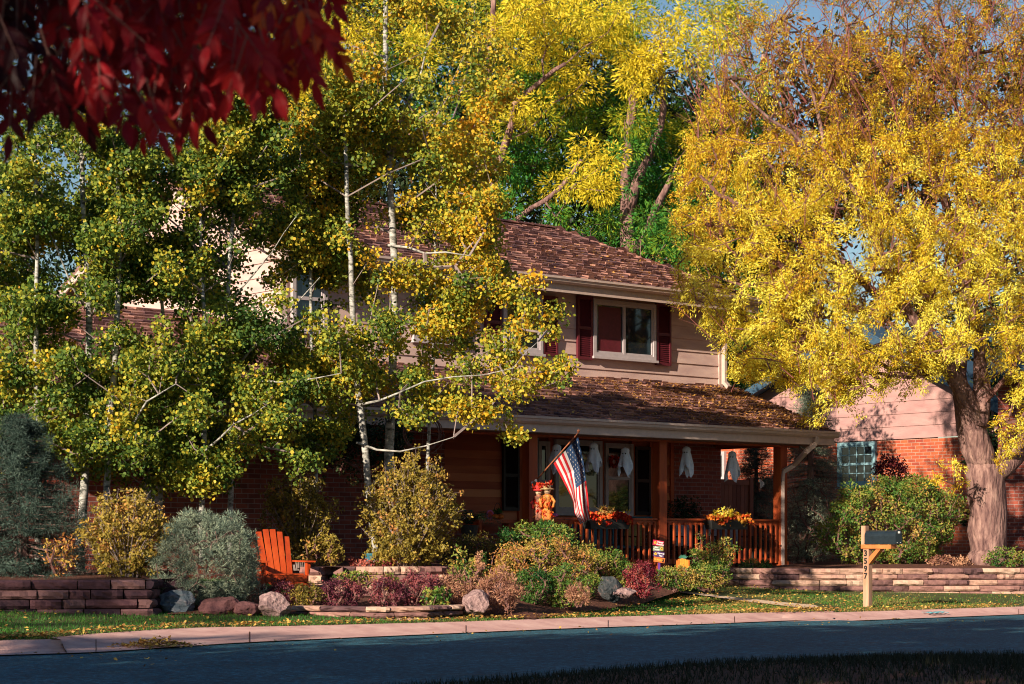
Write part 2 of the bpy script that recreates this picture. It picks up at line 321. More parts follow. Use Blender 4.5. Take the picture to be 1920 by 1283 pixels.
co.location=(0,0,0); co.rotation_euler=(R(90),0,0); cam.sensor_width=36; cam.lens=F/1920*36; cam.shift_y=(HY-641.5)/1920; cam.clip_end=3000; cam.clip_start=.1
cam.dof.use_dof=True; cam.dof.focus_distance=33; cam.dof.aperture_fstop=8
sc.view_settings.view_transform='Standard'; sc.view_settings.look='None'; sc.view_settings.exposure=0.92; sc.view_settings.gamma=1
sc.render.film_transparent=False
try: sc.cycles.max_bounces=4; sc.cycles.transparent_max_bounces=4; sc.cycles.use_denoising=True; sc.cycles.filter_width=1.05
except Exception: pass

# ------------------------------------------------------------------ ground
GE=[(-500,1212,-1.0),(0,1201,-1.0),(180,1189,-1.0),(361,1178,-1.0),(520,1175,-1.0),(840,1167,-1.01),(1080,1159,-1.02),(1320,1152,-1.04),(1560,1146,-1.06),(1910,1138,-1.08)]
AE=[(-500,1246,-1.09),(0,1230,-1.09),(180,1224,-1.09),(361,1212,-1.09),(520,1203,-1.09),(840,1189,-1.10),(1080,1179,-1.11),(1320,1171,-1.13),(1560,1162,-1.15),(1910,1153,-1.17)]
ge=[PZ(*p) for p in GE]; ae=[PZ(*p) for p in AE]
def ext(pl):
    a=pl[0]+(pl[0]-pl[1]).normalized()*30; a.z=pl[0].z; d=(pl[-1]-pl[-3]).normalized(); b=pl[-1]+d*60; b.z=pl[-1].z
    return [a]+pl+[b]
ge=ext(ge); ae=ext(ae)
def dense(pl,k=8):
    out=[]
    for i in range(len(pl)-1):
        p0=pl[max(i-1,0)];p1=pl[i];p2=pl[i+1];p3=pl[min(i+2,len(pl)-1)]
        for t in range(k):
            s=t/k
            if i in (0,len(pl)-2): q=p1.lerp(p2,s)
            else: q=.5*((2*p1)+(-p0+p2)*s+(2*p0-5*p1+4*p2-p3)*s*s+(-p0+3*p1-3*p2+p3)*s**3)
            out.append(q)
    out.append(pl[-1]); return out
geD=dense(ge); aeD=dense(ae)
GA=np.array([tuple(p) for p in geD])
NS=Vector((-.60,.80,0))               # from kerb into the yard
def gz(x,y):
    """yard height from the distance behind the kerb line"""
    # nearest point on the kerb polyline
    A=GA[:-1,:2]; B=GA[1:,:2]; p=np.array([x,y]); AB=B-A; t=np.clip(((p-A)*AB).sum(1)/np.maximum((AB**2).sum(1),1e-9),0,1)
    Q=A+AB*t[:,None]; d=np.hypot(*(p-Q).T); i=int(np.argmin(d)); q=d[i]; z=GA[i,2]+(GA[i+1,2]-GA[i,2])*t[i]
    side=AB[i,0]*(y-Q[i,1])-AB[i,1]*(x-Q[i,0])
    if side<0: q=0
    sl=.042-.0022*max(-6,min(8,x))
    return z+sl*min(q,7)+.004*max(0,min(q-7,20))
mb=MB()
qs=[0,.15,.5,1,1.6,2.3,3,4,5,6,7,9,12,20,40,90,250,600]
rows=[]
for p in geD:
    rows.append([Vector((p.x+NS.x*q,p.y+NS.y*q,0)) for q in qs])
for r_ in rows:
    for v in r_: v.z=gz(v.x,v.y)
vs=[v for r_ in rows for v in r_]; k=len(qs)
mb.mesh(vs,[(i*k+j,(i+1)*k+j,(i+1)*k+j+1,i*k+j+1) for i in range(len(rows)-1) for j in range(k-1)])
tag(mb.build('lawn',M['lawn'],smooth=True),kind='structure')
# rolled kerb + gutter pan
mb=MB(); n=len(geD); vs=[]
for a,b in zip(geD,aeD):
    for t,h in ((0,.0),(.12,-.006),(.3,-.035),(.5,-.065),(1,0)):
        q=a.lerp(b,t); q.z=a.z+.004+h if t<1 else b.z+.008
        vs.append(q)
mb.mesh(vs,[(i*5+j,i*5+j+1,(i+1)*5+j+1,(i+1)*5+j) for i in range(n-1) for j in range(4)])
kb=mb.build('kerb',M['concrete'],smooth=True); tag(kb,kind='structure')
mb=MB()                              # tooled joints across the pan
for i in (12,24,38,49,58,66,74,80):
    a,b=geD[i],aeD[i]; d=(geD[i+1]-geD[i]).normalized()*.006
    pts=[]
    for t,h in ((.3,-.035),(.5,-.065),(1,0)):
        q=a.lerp(b,t); q.z=(a.z+.004+h if t<1 else b.z+.008)+.004; pts.append(q)
    for j in range(2): mb.face([pts[j]-d,pts[j]+d,pts[j+1]+d,pts[j+1]-d])
tag(mb.build('kerb_joints',M['mulch']),kind='structure')
mb=MB(); qs2=[0,.3,1,3,6,8.0,12]; vs=[]
for p in aeD:
    for q in qs2: vs.append(Vector((p.x-NS.x*q,p.y-NS.y*q,p.z+.02*min(q,4)/4-.004)))
k=len(qs2); mb.mesh(vs,[(i*k+j,i*k+j+1,(i+1)*k+j+1,(i+1)*k+j) for i in range(len(aeD)-1) for j in range(k-1)])
tag(mb.build('road',M['asphalt'],smooth=True),kind='structure')
# wide ground sheet under everything
mb=MB(); mb.face([(-800,-300,-1.6),(800,-300,-1.6),(800,900,-1.6),(-800,900,-1.6)]); tag(mb.build('ground',M['lawn']),kind='structure')
# near verge (dark mound at lower right, under the camera too)
VE=[(-700,1420),(0,1400),(500,1330),(900,1292),(1250,1262),(1500,1252),(1700,1247),(1930,1236)]
ve=[PZ(x,y,-1.08) for x,y in VE]; d=(ve[-1]-ve[-2]).normalized(); ve.append(ve[-1]+d*30); veD=dense(ve,6)
mb=MB(); vs=[]; qs3=[(0,-.02),(.12,.05),(.5,.09),(1.2,.12),(3,.14),(8,.2),(30,.2),(60,.2)]
for p in veD:
    for q,h in qs3: vs.append(Vector((p.x-NS.x*q,p.y-NS.y*q,p.z+h)))
k=len(qs3); mb.mesh(vs,[(i*k+j,i*k+j+1,(i+1)*k+j+1,(i+1)*k+j) for i in range(len(veD)-1) for j in range(k-1)])
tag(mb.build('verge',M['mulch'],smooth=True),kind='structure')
def onpath(x,y,z,w=4.2):
    X,Y=HX+F*x/y,HY-F*z/y
    return 1222<X<1575 and abs(Y-np.interp(X,[1225,1300,1380,1470,1560,1575],[1107,1112,1120,1130,1140,1142]))<w
def grassblades(name,pts,L,per,vv,label=None,mat='grass'):
    pts=np.array(pts); m=len(pts); d=unit(RG.normal(size=(m,3))*.35+np.array([0,0,1])); s=unit(np.cross(d,RG.normal(size=(m,3))))
    l_=RG.uniform(.5,1.2,m)*L; tri=np.array([(0,.5),(0,-.5),(1,0)])
    V=pts[:,None,:]+d[:,None,:]*(tri[None,:,0,None]*l_[:,None,None])+s[:,None,:]*(tri[None,:,1,None]*.011)
    o=npmesh(name,V.reshape(-1,3),3,vv,M[mat]); tag(o,label,'grass',kind='stuff'); return o
GL=[(geD[i+1]-geD[i]).length for i in range(len(geD)-1)]; IDX=random.choices(range(8,len(geD)-5),weights=[g*(.15 if i>=80 else 1) for i,g in list(enumerate(GL))[8:len(geD)-5]],k=400000); IT=iter(IDX)
pts=[];vv=[]
while len(pts)<80000:
    i=next(IT); a=geD[i].lerp(geD[i+1],random.random()); q=random.random()**1.15*8.5
    p=a+NS*q; p.z=0
    X=HX+F*p.x/p.y
    if X<-60 or X>1990: continue
    g=gz(p.x,p.y)
    if onpath(p.x,p.y,g): continue
    pts.append((p.x,p.y,g-.005))
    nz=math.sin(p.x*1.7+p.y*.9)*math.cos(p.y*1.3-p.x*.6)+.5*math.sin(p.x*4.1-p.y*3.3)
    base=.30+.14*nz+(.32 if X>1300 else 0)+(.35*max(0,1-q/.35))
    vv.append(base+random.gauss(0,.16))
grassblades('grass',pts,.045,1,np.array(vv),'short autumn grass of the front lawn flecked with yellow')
pts=[];vv=[]
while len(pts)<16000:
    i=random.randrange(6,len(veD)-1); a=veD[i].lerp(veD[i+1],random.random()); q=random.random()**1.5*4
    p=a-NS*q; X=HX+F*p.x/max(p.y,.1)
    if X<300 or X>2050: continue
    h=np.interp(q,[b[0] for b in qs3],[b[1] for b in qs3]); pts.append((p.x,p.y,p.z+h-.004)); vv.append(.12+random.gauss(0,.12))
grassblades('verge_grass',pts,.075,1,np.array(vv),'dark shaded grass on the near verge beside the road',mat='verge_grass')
def litter(name,pts,L,label,vals=None):
    C=np.array(pts); m=len(C); di=unit(RG.normal(size=(m,3))*np.array([1,1,.25])); si=unit(np.cross(di,np.array([0,0,1.])+RG.normal(size=(m,3))*.35)); s=RG.uniform(.6,1.3,m)*L
    V=C[:,None,:]+di[:,None,:]*(LAN[None,:,0,None]*s[:,None,None])+si[:,None,:]*(LAN[None,:,1,None]*(s*.6)[:,None,None])
    o=npmesh(name,V.reshape(-1,3),4,vals if vals is not None else RG.uniform(0,1,m),M['litter']); tag(o,label,'leaves',kind='stuff'); return o
pts=[]
while len(pts)<8500:
    i=random.choice(IDX); a=geD[i].lerp(geD[i+1],random.random()); q=random.random()**.9*8 if random.random()<.8 else random.uniform(-.05,.25)
    p=a+NS*q; X=HX+F*p.x/p.y
    if X<-60 or X>1990 or (X<1250 and q>.4 and random.random()<.72): continue
    pts.append((p.x,p.y,gz(p.x,p.y)+.03+random.uniform(0,.02)))
litter('fallen_leaves',pts,.045,'small yellow and tan leaves scattered over the lawn')
pts=[]; c=PZ(292,1211,-1.07)
for _ in range(700):
    x,y=random.gauss(0,.14),random.gauss(0,.14); pts.append((c.x+x*1.3,c.y+y,c.z+max(0,.10-abs(x)*.35-abs(y)*.35)*random.random()+.01))
litter('leaf_pile',pts,.05,'small heap of orange leaves lying in the gutter at left')
mb=MB()
for (x,y,n_,st) in ((1010,1215,16,(.22,.05)),(560,1240,14,(.2,.11)),(1380,1195,12,(.25,.16)),(200,1252,9,(.18,.02)),(760,1268,14,(.2,-.01))):
    p=PZ(x,y,-1.08); a=p.copy()
    for i in range(n_):
        q=a+Vector((st[0]+random.gauss(0,.05),st[1]+random.gauss(0,.09),0)); w_=random.uniform(.006,.02); mb.face([a+Vector((0,-w_,0)),q+Vector((0,-w_,0)),q+Vector((0,w_,0)),a+Vector((0,w_,0))]); a=q
for i in range(len(mb.v)): v=mb.v[i]; mb.v[i]=(v[0],v[1],-1.064)
tag(mb.build('road_cracks',M['black']),kind='structure')
pts=[]
for _ in range(260):
    i=random.choice(IDX); a=aeD[i]; q=abs(random.gauss(0,1.1)); pts.append((a.x-NS.x*q,a.y-NS.y*q,a.z+.03+.005*q))
litter('road_leaves',pts,.04,'scattered dry leaves blown onto the asphalt near the gutter')
# sandy path edge across the lawn
mb=MB(); A=[(1225,1108),(1300,1113),(1380,1121),(1470,1131),(1540,1138)]; w0=[.20,.2,.22,.26,.32]; L_=[];R_=[]
for (x,y),ww in zip(A,w0):
    z=-.9
    for _ in range(6): q=PZ(x,y,z); z=gz(q.x,q.y)+.035
    q=PZ(x,y,z); L_.append(q+Vector((0,-ww*2.2,0))); R_.append(q+Vector((0,ww*2.2,0)))
for s_ in (L_,R_):
    for q in s_: q.z=gz(q.x,q.y)+.032
for i in range(4): mb.face([L_[i],L_[i+1],R_[i+1],R_[i]])
tag(mb.build('path',M['path']),kind='structure')
# painted house number on the gutter pan
def text(name,body,size,mat,loc,xdir,updir,parent=None,ext_=.002,align='CENTER',bold=0):
    cu=bpy.data.curves.new(name,'FONT'); cu.body=body; cu.size=size; cu.extrude=ext_; cu.align_x=align; cu.align_y='CENTER'; cu.offset=bold
    o=bpy.data.objects.new(name,cu); COL.objects.link(o)
    bpy.context.view_layer.update(); dg=bpy.context.evaluated_depsgraph_get()
    me=bpy.data.meshes.new_from_object(o.evaluated_get(dg)); bpy.data.objects.remove(o); me.name=name
    me.materials.clear(); me.materials.append(mat)
    X=Vector(xdir).normalized(); U=Vector(updir).normalized(); Z=X.cross(U).normalized(); U=Z.cross(X)
    Mx=Matrix(((X.x,U.x,Z.x,loc[0]),(X.y,U.y,Z.y,loc[1]),(X.z,U.z,Z.z,loc[2]),(0,0,0,1))); me.transform(Mx)
    o=bpy.data.objects.new(name,me); COL.objects.link(o)
    if parent: o.parent=parent
    return o
c=PZ(1757,1152,-1.132); kd=Vector((.77,.64,0))
tag(text('painted_number','3597',.26,M['paint_cyan'],c+Vector((0,0,.03)),kd,(-.5,.85,.06),bold=.004),'pale blue house number 3597 painted flat on the concrete gutter','painted number')

# ------------------------------------------------------------------ house
ANG=math.atan2(.6437,.7653); DV=Vector((math.cos(ANG),math.sin(ANG),0)); NV=Vector((math.sin(ANG),-math.cos(ANG),0))
C0=Vector((4.21,40.29,0)); BZ=-.80
def U(px,v=0):
    k=(px-HX)/F; b=C0+NV*v; return (k*b.y-b.x)/(DV.x-k*DV.y)
def Wz(px,py,v=0):
    u=U(px,v); Z=(C0+NV*v+DV*u).y; return (HY-py)/F*Z-BZ
def lw(w): return w-BZ
def HP(u,v,w): return C0+DV*u+NV*v+Vector((0,0,w))          # world point from house coordinates
house=empty('house',(C0.x,C0.y,BZ),ANG,'two storey suburban house with pale lap siding, shake roofs and a cedar front porch','house')
def lap(mb,o,ax,nrm,s0,s1,z0,z1,ex=.245,clip=None,start=0):
    """lap boards on the vertical plane through o; each board leans out at its foot"""
    o=Vector(o);ax=Vector(ax);nrm=Vector(nrm); z=z0
    while z<z1-1e-3:
        t=min(z+ex,z1); a0,a1=(s0,s1); b0,b1=(s0,s1)
        if clip: a0,a1=clip(z); b0,b1=clip(t)
        if a1-a0>.05:
            v=random.random(); up=Vector((0,0,1))
            p=[o+ax*a0+up*z+nrm*.03,o+ax*a1+up*z+nrm*.03,o+ax*b1+up*t+nrm*.008,o+ax*b0+up*t+nrm*.008]
            mb.face(p,v); mb.face([o+ax*a0+up*z+nrm*.008,o+ax*a1+up*z+nrm*.008,p[1],p[0]],v)
        z=t
def shakes(mb,O,a,b,Ls,Lt,ok=None,ex=.2,wd=.19):
    O=Vector(O);a=Vector(a).normalized();b=Vector(b).normalized();nn=a.cross(b).normalized()
    if nn.z<0: nn=-nn
    t=-.04; row=0
    while t<Lt:
        s=random.uniform(-.2,0); sag=random.uniform(-.006,.006)
        while s<Ls:
            w_=wd*random.uniform(.55,1.45); t0=t+random.uniform(-.02,.02)+sag; t1=t+ex*1.5; c0,c1=max(0,s+.004),min(Ls,s+w_-.004)
            if c1-c0>.03 and (ok is None or ok((c0+c1)/2,t+ex*.5)):
                h=random.uniform(.045,.085); th=.02; v=random.random()
                def q(x,y,z): return O+a*x+b*y+nn*z
                vs=[q(c0,t0,.006),q(c1,t0,.006),q(c1,t0,h),q(c0,t0,h),q(c1,t1,.014),q(c0,t1,.014)]
                mb.mesh(vs,[(0,1,2,3),(3,2,4,5),(0,3,5),(1,4,2)],v)
            s+=w_
        t+=ex; row+=1
UL=-10.55
# dark cores keep light out of the shell
mb=MB(); mb.box(UL+.03,-.03,.03,6.97,0,lw(4.72)); mb.box(-17.3,UL+.02,-.97,3.5,0,lw(1.9)); mb.build('inner_wall',M['dark'],house)
# upper siding
mb=MB(); lap(mb,(0,0,0),(1,0,0),(0,-1,0),UL,0,lw(2.75),lw(4.72))
mb.build('siding_front',M['siding'],house)
mb=MB()
def gc(z):
    w=z+BZ
    if w<=4.72: return (0,7)
    f=(w-4.72)/1.8; return (3.5*f,7-3.5*f)
lap(mb,(UL,0,0),(0,1,0),(-1,0,0),0,7,lw(2.0),lw(6.5),clip=gc)
mb.build('siding_side',M['siding'],house); mb=MB(); lap(mb,(0,0,0),(0,1,0),(1,0,0),0,7,lw(-.5),lw(4.72))
mb.build('siding_side',M['siding'],house)
mb=MB(); mb.box(-.07,.045,-.045,.06,lw(2.9),lw(4.7)); mb.build('corner_board',M['trim'],house); mb=MB(); mb.box(UL-.045,UL+.07,-.045,.06,lw(2.2),lw(4.7)); mb.build('corner_board',M['trim'],house)
# ground floor walls
mb=MB(); ub=U(832)

for bb in ((UL,ub,-.02,.02,0,lw(2.3)),(ub,U(1258),-.05,.02,0,lw(.2)),(U(1256)+.03,0,-.02,.02,0,lw(2.3)),(-17.4,UL,-1.0,-.96,0,lw(2.0))): mb=MB(); mb.box(*bb); mb.build('brick_wall',M['brick'],house)
mb=MB(); mb.box(-17.42,-17.36,-.99,3.4,0,lw(2.0)); mb.build('brick_wall',M['brick_side'],house); mb=MB(); mb.box(UL-.02,UL+.02,-.95,-.03,0,lw(2.2)); mb.build('brick_wall',M['brick_side'],house)
mb=MB(); lap(mb,(0,0,0),(1,0,0),(0,-1,0),ub,U(1256),lw(.2),lw(2.3),ex=.14); mb.build('cedar_siding',M['cedarboard'],house)
mb=MB(); mb.box(U(1254),U(1260),-.06,.0,lw(.2),lw(2.3)); mb.box(ub,U(1256),-.085,.0,lw(.14),lw(.22)); mb.build('cedar_trim',M['cedar'],house)
# roofs: deck slabs then shakes
PR=.46; mb=MB()
def slab(mb,pts,th=.07):
    n=(Vector(pts[1])-Vector(pts[0])).cross(Vector(pts[2])-Vector(pts[0])).normalized()
    if n.z<0: n=-n
    mb.prism(pts,-n*th)
e=.55; RW=6.52; EW=4.80; RE=-1.35
FL=UL-.35
slab(mb,[(FL,-e,lw(EW)),(PR+.1,-e,lw(EW)),(RE,3.5,lw(RW)),(FL,3.5,lw(RW))])
slab(mb,[(FL,7+e,lw(EW)),(PR+.1,7+e,lw(EW)),(RE,3.5,lw(RW)),(FL,3.5,lw(RW))])
slab(mb,[(PR+.1,-e,lw(EW)),(PR+.1,7+e,lw(EW)),(RE,3.5,lw(RW))])
PE=2.04; sl=.385
slab(mb,[(-17.7,-2.6,lw(PE)),(PR,-2.6,lw(PE)),(PR,0,lw(PE+2.6*sl)),(-17.7,0,lw(PE+2.6*sl))])
GRY=2.35; GRW=PE+(2.6+GRY)*sl
slab(mb,[(-17.7,0,lw(PE+2.6*sl)),(UL,0,lw(PE+2.6*sl)),(UL,GRY,lw(GRW)),(-17.7,GRY,lw(GRW))])
slab(mb,[(-17.7,7.2,lw(PE)),(UL,7.2,lw(PE)),(UL,GRY,lw(GRW)),(-17.7,GRY,lw(GRW))])
roof=mb.build('roof',M['soffit'],house)
mb=MB(); b_=Vector((0,3.5+e,RW-EW)); Lt=b_.length; b_.normalize(); Ls=PR+.1-FL
def okf(s,t): return s<Ls-(PR+.1-RE)*(t/Lt)
shakes(mb,(FL,-e,lw(EW)),(1,0,0),b_,Ls,Lt,okf)
hb=Vector((-(PR+.1-RE),0,RW-EW)); hl=hb.length; hb.normalize(); hw=7+2*e
shakes(mb,(PR+.1,-e,lw(EW)),(0,1,0),hb,hw,hl,lambda s,t:min(s,hw-s)>(hw/2)*t/hl)
p0=Vector((PR+.1,-e,lw(EW)+.05)); p1=Vector((RE,3.5,lw(RW)+.05)); hd=(p1-p0); nh=int(hd.length/.2)
for i in range(nh):
    a=p0+hd*(i/nh)-hd.normalized()*.03; b=p0+hd*((i+1.3)/nh); mb.beam(a,b+Vector((0,0,-.02)),.2,.03,val=random.random())
nh=int((RE-FL)/.2)
for i in range(nh):
    x=FL+i*.2; mb.beam((x,3.5,lw(RW)+.055),(x+.24,3.5,lw(RW)+.04),.24,.03,val=random.random())
mb.build('shakes',M['shake'],roof)
mb=MB(); b_=Vector((0,2.6,2.6*sl)); Lt=b_.length
shakes(mb,(UL,-2.6,lw(PE)),(1,0,0),b_,PR-UL,Lt-.02)
b2=Vector((0,2.6+GRY,(2.6+GRY)*sl)); shakes(mb,(-17.7,-2.6,lw(PE)),(1,0,0),b2,UL+17.7,b2.length)
mb.build('shakes',M['shake'],roof)
# gable end rakes and soffits
mb=MB()
for sg,(y0,y1) in (( -1,(-e,3.5)),(1,(7+e,3.5))): mb=MB(); mb.beam((FL+.02,y0,lw(EW)-.12),(FL+.02,y1,lw(RW)-.12),.035,.19,up=(0,0,1)); mb.build('rake_board',M['trim'],roof)
mb=MB(); mb.beam((PR+.012,-2.6,lw(PE)-.1),(PR+.012,0,lw(PE+2.6*sl)-.1),.03,.16)
mb.build('rake_board',M['trim'],roof)
mb=MB(); mb.box(FL+.03,PR+.08,-e+.03,0,lw(4.64),lw(4.66)); mb.box(-17.5,PR-.03,-2.56,-2.2,lw(1.79),lw(1.81)); mb.box(-10.5,PR-.04,-1.9,-.06,lw(2.02),lw(2.05)); mb.box(-17.4,-10.5,-2.2,-1.0,lw(1.79),lw(1.81)); mb.build('soffit',M['soffit'],house)
def gutter(u0,u1,y,w,name='gutter',fh=.15):
    prof=[(0,0),(-.055,0),(-.095,.035),(-.105,.075),(-.125,.085),(-.125,.125),(-.113,.125),(-.113,.095),(-.02,.03),(0,.03)]
    mb=MB(); mb.prism([(u0,y+a,lw(w)+b) for a,b in prof],(u1-u0,0,0)); g=mb.build(name,M['trim'],house)
    mb=MB(); mb.box(u0+.03,u1-.03,y+.003,y+.03,lw(w)-fh,lw(w)+.06); mb.build('fascia',M['trim'],house); return g
gutter(FL,PR+.1,-e-.03,EW-.10)
gutter(-17.6,PR+.02,-2.63,PE-.10,fh=.14)
# downspouts
mb=MB(); a=HP; 
pts=[(U(1525,2.6),-2.68,lw(1.95)),(U(1523,2.6),-2.68,lw(1.82)),(U(1510,2.6),-2.62,lw(1.66)),(U(1480,2.1),-2.22,lw(1.42)),(U(1467,2.1),-2.13,lw(1.30)),(U(1466,2.1),-2.12,lw(1.1)),(U(1466,2.1),-2.12,lw(-.5))]
for i in range(len(pts)-1): mb.beam(pts[i],Vector(pts[i+1])+(Vector(pts[i+1])-Vector(pts[i])).normalized()*.01,.055 if i>3 else .08,.045 if i>3 else .07,up=(0.3,1,.2))
mb.build('downspout',M['trim'],house)
mb=MB(); mb.beam((.01,-.11,lw(4.62)),(.01,-.11,lw(3.12)),.07,.09,up=(0,1,0)); mb.beam((.01,-.11,lw(3.16)),(.01,-.24,lw(3.04)),.07,.09,up=(1,0,0)); mb.build('downspout',M['trim'],house)
# windows
def window(parent,x0,x1,z0,z1,y,mat,cols=1,rows=1,sash=None,tr=.07,slide=False,curtain=False,glass='glass',casing=None):
    """framed window in the plane y (outward is -y)"""
    mb=MB(); o=.07
    def ring(a0,a1,b0,b1,t,ya,yb):
        mb.box(a0,a0+t,ya,yb,b0,b1); mb.box(a1-t,a1,ya,yb,b0,b1); mb.box(a0+t,a1-t,ya,yb,b1-t,b1); mb.box(a0+t,a1-t,ya,yb,b0,b0+t)
    ring(x0,x1,z0,z1,tr,y-o,y+.02); t2=.035
    ring(x0+tr,x1-tr,z0+tr,z1-tr,t2,y-o+.02,y+.02)
    if slide: xm=x0+(x1-x0)*.49; mb.box(xm-.03,xm+.03,y-o+.012,y+.02,z0+tr,z1-tr)
    if sash: zs=z0+(z1-z0)*sash; mb.box(x0+tr,x1-tr,y-o+.01,y+.02,zs-.03,zs+.03)
    for i in range(1,cols): xx=x0+tr+t2+(x1-x0-2*tr-2*t2)*i/cols; mb.box(xx-.011,xx+.011,y-o+.026,y+.02,z0+tr,z1-tr)
    for i in range(1,rows): zz=z0+tr+(z1-z0-2*tr)*i/rows; mb.box(x0+tr,x1-tr,y-o+.028,y+.02,zz-.011,zz+.011)
    f=mb.build('window',mat,parent)
    mb=MB(); mb.box(x0+tr*.9,x1-tr*.9,y-.03,y-.022,z0+tr*.9,z1-tr*.9); mb.build('pane',M[glass],f)
    mb=MB(); mb.box(x0-.03,x1+.03,y-o-.04,y,z0-.05,z0-.004); mb.build('sill',mat,f)
    return f
def shutter(parent,x0,x1,z0,z1,y,mat):
    mb=MB(); t=.045; mb.box(x0,x0+t,y-.06,y-.005,z0,z1); mb.box(x1-t,x1,y-.06,y-.005,z0,z1)
    for zz in (z0,(z0+z1)/2-.03,z1-.06): mb.box(x0+t,x1-t,y-.057,y-.007,zz,zz+.06)
    z=z0+.08
    while z<z1-.08:
        mb.mesh([(x0+t,y-.05,z),(x1-t,y-.05,z),(x1-t,y-.02,z+.045),(x0+t,y-.02,z+.045)],[(0,1,2,3)]); z+=.038
    mb.box(x0+t,x1-t,y-.015,y-.005,z0+.06,z1-.06)
    return mb.build('shutter',mat,parent)
window(house,U(1107),U(1224),Wz(1160,672),Wz(1160,566),-.03,M['winframe'],slide=True)
for a,b,t,bo in ((1078,1106,556,675),(1226,1253,570,686),(905,936,551,658),(1013,1041,556,668),(842,870,545,650)):
    shutter(house,U(a),U(b),Wz((a+b)/2,bo),Wz((a+b)/2,t),-.03,M['shutter'])
window(house,U(938),U(1012),Wz(975,662),Wz(975,551),-.03,M['winframe'],sash=.5)
window(house,U(770),U(840),Wz(800,640),Wz(800,540),-.03,M['winframe'],sash=.5)
window(house,U(543),U(608),Wz(575,622),Wz(575,500),-.03,M['winframe'],sash=.5)
# visible half-drawn blind and curtain behind the panes
mb=MB(); mb.box(U(1118),U(1160),-.062,-.054,Wz(1140,661),Wz(1140,577)); mb.build('louvred_blind',M['shutter'],house)
mb=MB()
for i in range(5): mb.tube([(U(950)+.05*i,-.066,Wz(975,655)),(U(950)+.05*i+.02,-.066,Wz(975,605))],.025,6)
mb.build('curtain',M['curtain'],house)
# porch-level windows, door, shutters
window(house,U(1003),U(1024),Wz(1010,908),Wz(1010,828),-.05,M['winframe'],tr=.05)
window(house,U(1034),U(1122),Wz(1080,962),Wz(1080,826),-.05,M['winframe'],tr=.07)
window(house,U(1128),U(1180),Wz(1150,968),Wz(1150,832),-.05,M['winframe'],sash=.52,tr=.06)
for a,b,t,bo in ((1186,1214,838,966),(938,968,825,958)):
    shutter(house,U(a),U(b),Wz((a+b)/2,bo),Wz((a+b)/2,t),-.04,M['darkshutter'])
mb=MB(); 
for a,b in ((968,976),(1024,1033),(1121,1128),(1180,1186),(1214,1220)): mb=MB(); mb.box(U(a),U(b),-.075,-.0,lw(.2),lw(2.1)); mb.build('cedar_casing',M['cedar'],house)
mb=MB(); d0,d1=U(978),U(1001); mb.box(d0,d1,-.06,-.02,lw(-.5),lw(1.75)); 
for zz in (lw(-.35),lw(.65)): mb.box(d0+.06,d1-.06,-.075,-.06,zz,zz+.8)
dr=mb.build('door',M['darkshutter'],house); mb=MB(); mb.box(U(975),d0,-.1,0,lw(-.5),lw(1.8)); mb.box(d1,d1+.03,-.1,0,lw(-.5),lw(1.8)); mb.box(U(975),d1+.03,-.1,0,lw(1.8),lw(1.87)); mb.build('door_frame',M['pale_blue'],dr)
mb=MB(); mb.lathe((d0+.06,-.1,lw(.4)),[(.02,-.03),(.035,0),(.02,.03)],8); mb.build('handle',M['brass'],dr)
# garage front window
window(house,U(268,1.0),U(292,1.0),Wz(280,935,1.0),Wz(280,868,1.0),-1.03,M['winframe'],sash=.5)
# porch
posts=[-.405,-3.655,-6.78,-9.9]; PV=2.0
mb=MB(); mb.box(-10.2,.15,-2.25,0,0,lw(-.56)); fl=mb.build('porch_floor',M['cedar'],house)
mb=MB()
for i in range(60): pass
for i,u in enumerate(posts):
    mb=MB(); s=.095; mb.box(u-s,u+s,-PV-s,-PV+s,lw(-.56),lw(1.765)); mb.box(u-s-.02,u+s+.02,-PV-s-.02,-PV+s+.02,lw(-.56),lw(-.44)); mb.build('post',M['cedar'],house)
mb=MB(); mb.box(-10.2,.02,-PV-.10,-PV+.10,lw(1.765),lw(1.97)); mb.build('beam',M['cedar'],house)
mb=MB(); mb.box(-.1-.05,.02,-PV,0,lw(1.80),lw(1.95)); mb.build('beam',M['cedar'],house)
for a,b in ((posts[1],posts[0]),(posts[2],posts[1])):
    mb=MB(); x0,x1=a+.1,b-.1; mb.box(x0,x1,-PV-.06,-PV+.06,lw(.335),lw(.37)); mb.box(x0,x1,-PV-.025,-PV+.025,lw(.25),lw(.33)); mb.box(x0,x1,-PV-.025,-PV+.025,lw(-.46),lw(-.38))
    rl=mb.build('railing',M['cedar'],house)
    n=21
    for i in range(n):
        x=x0+(x1-x0)*(i+.5)/n; mb=MB(); s=.019; z0,z1=lw(-.47),lw(.30)
        y0,y1=-PV-.065,-PV-.027
        mb.mesh([(x-s,y0,z0),(x+s,y0,z0),(x+s,y1,z0),(x-s,y1,z0),(x-s,y0,z1-.03),(x+s,y0,z1-.03),(x+s,y1,z1),(x-s,y1,z1)],[(3,2,1,0),(4,5,6,7),(0,1,5,4),(1,2,6,5),(2,3,7,6),(3,0,4,7)])
        mb.build('baluster',M['cedar'],rl)
# leaf litter on roofs
pts=[]
for _ in range(8200):
    u=PR-abs(random.expovariate(1/3.0)); y=random.uniform(-2.55,-.05)
    if u<UL: continue
    pts.append(HP(u,-y,PE+(y+2.6)*sl+.055))
for _ in range(1500):
    u=PR-abs(random.expovariate(1/3.5)); y=random.uniform(-.5,2.2)
    if u<UL: continue
    pts.append(HP(u,-y,EW+(y+.55)*(RW-EW)/(3.5+e)+.055))
litter('roof_leaf_litter',pts,.06,'rusty leaf litter caught on the shake roofs over the porch',RG.uniform(0,.6,len(pts)))

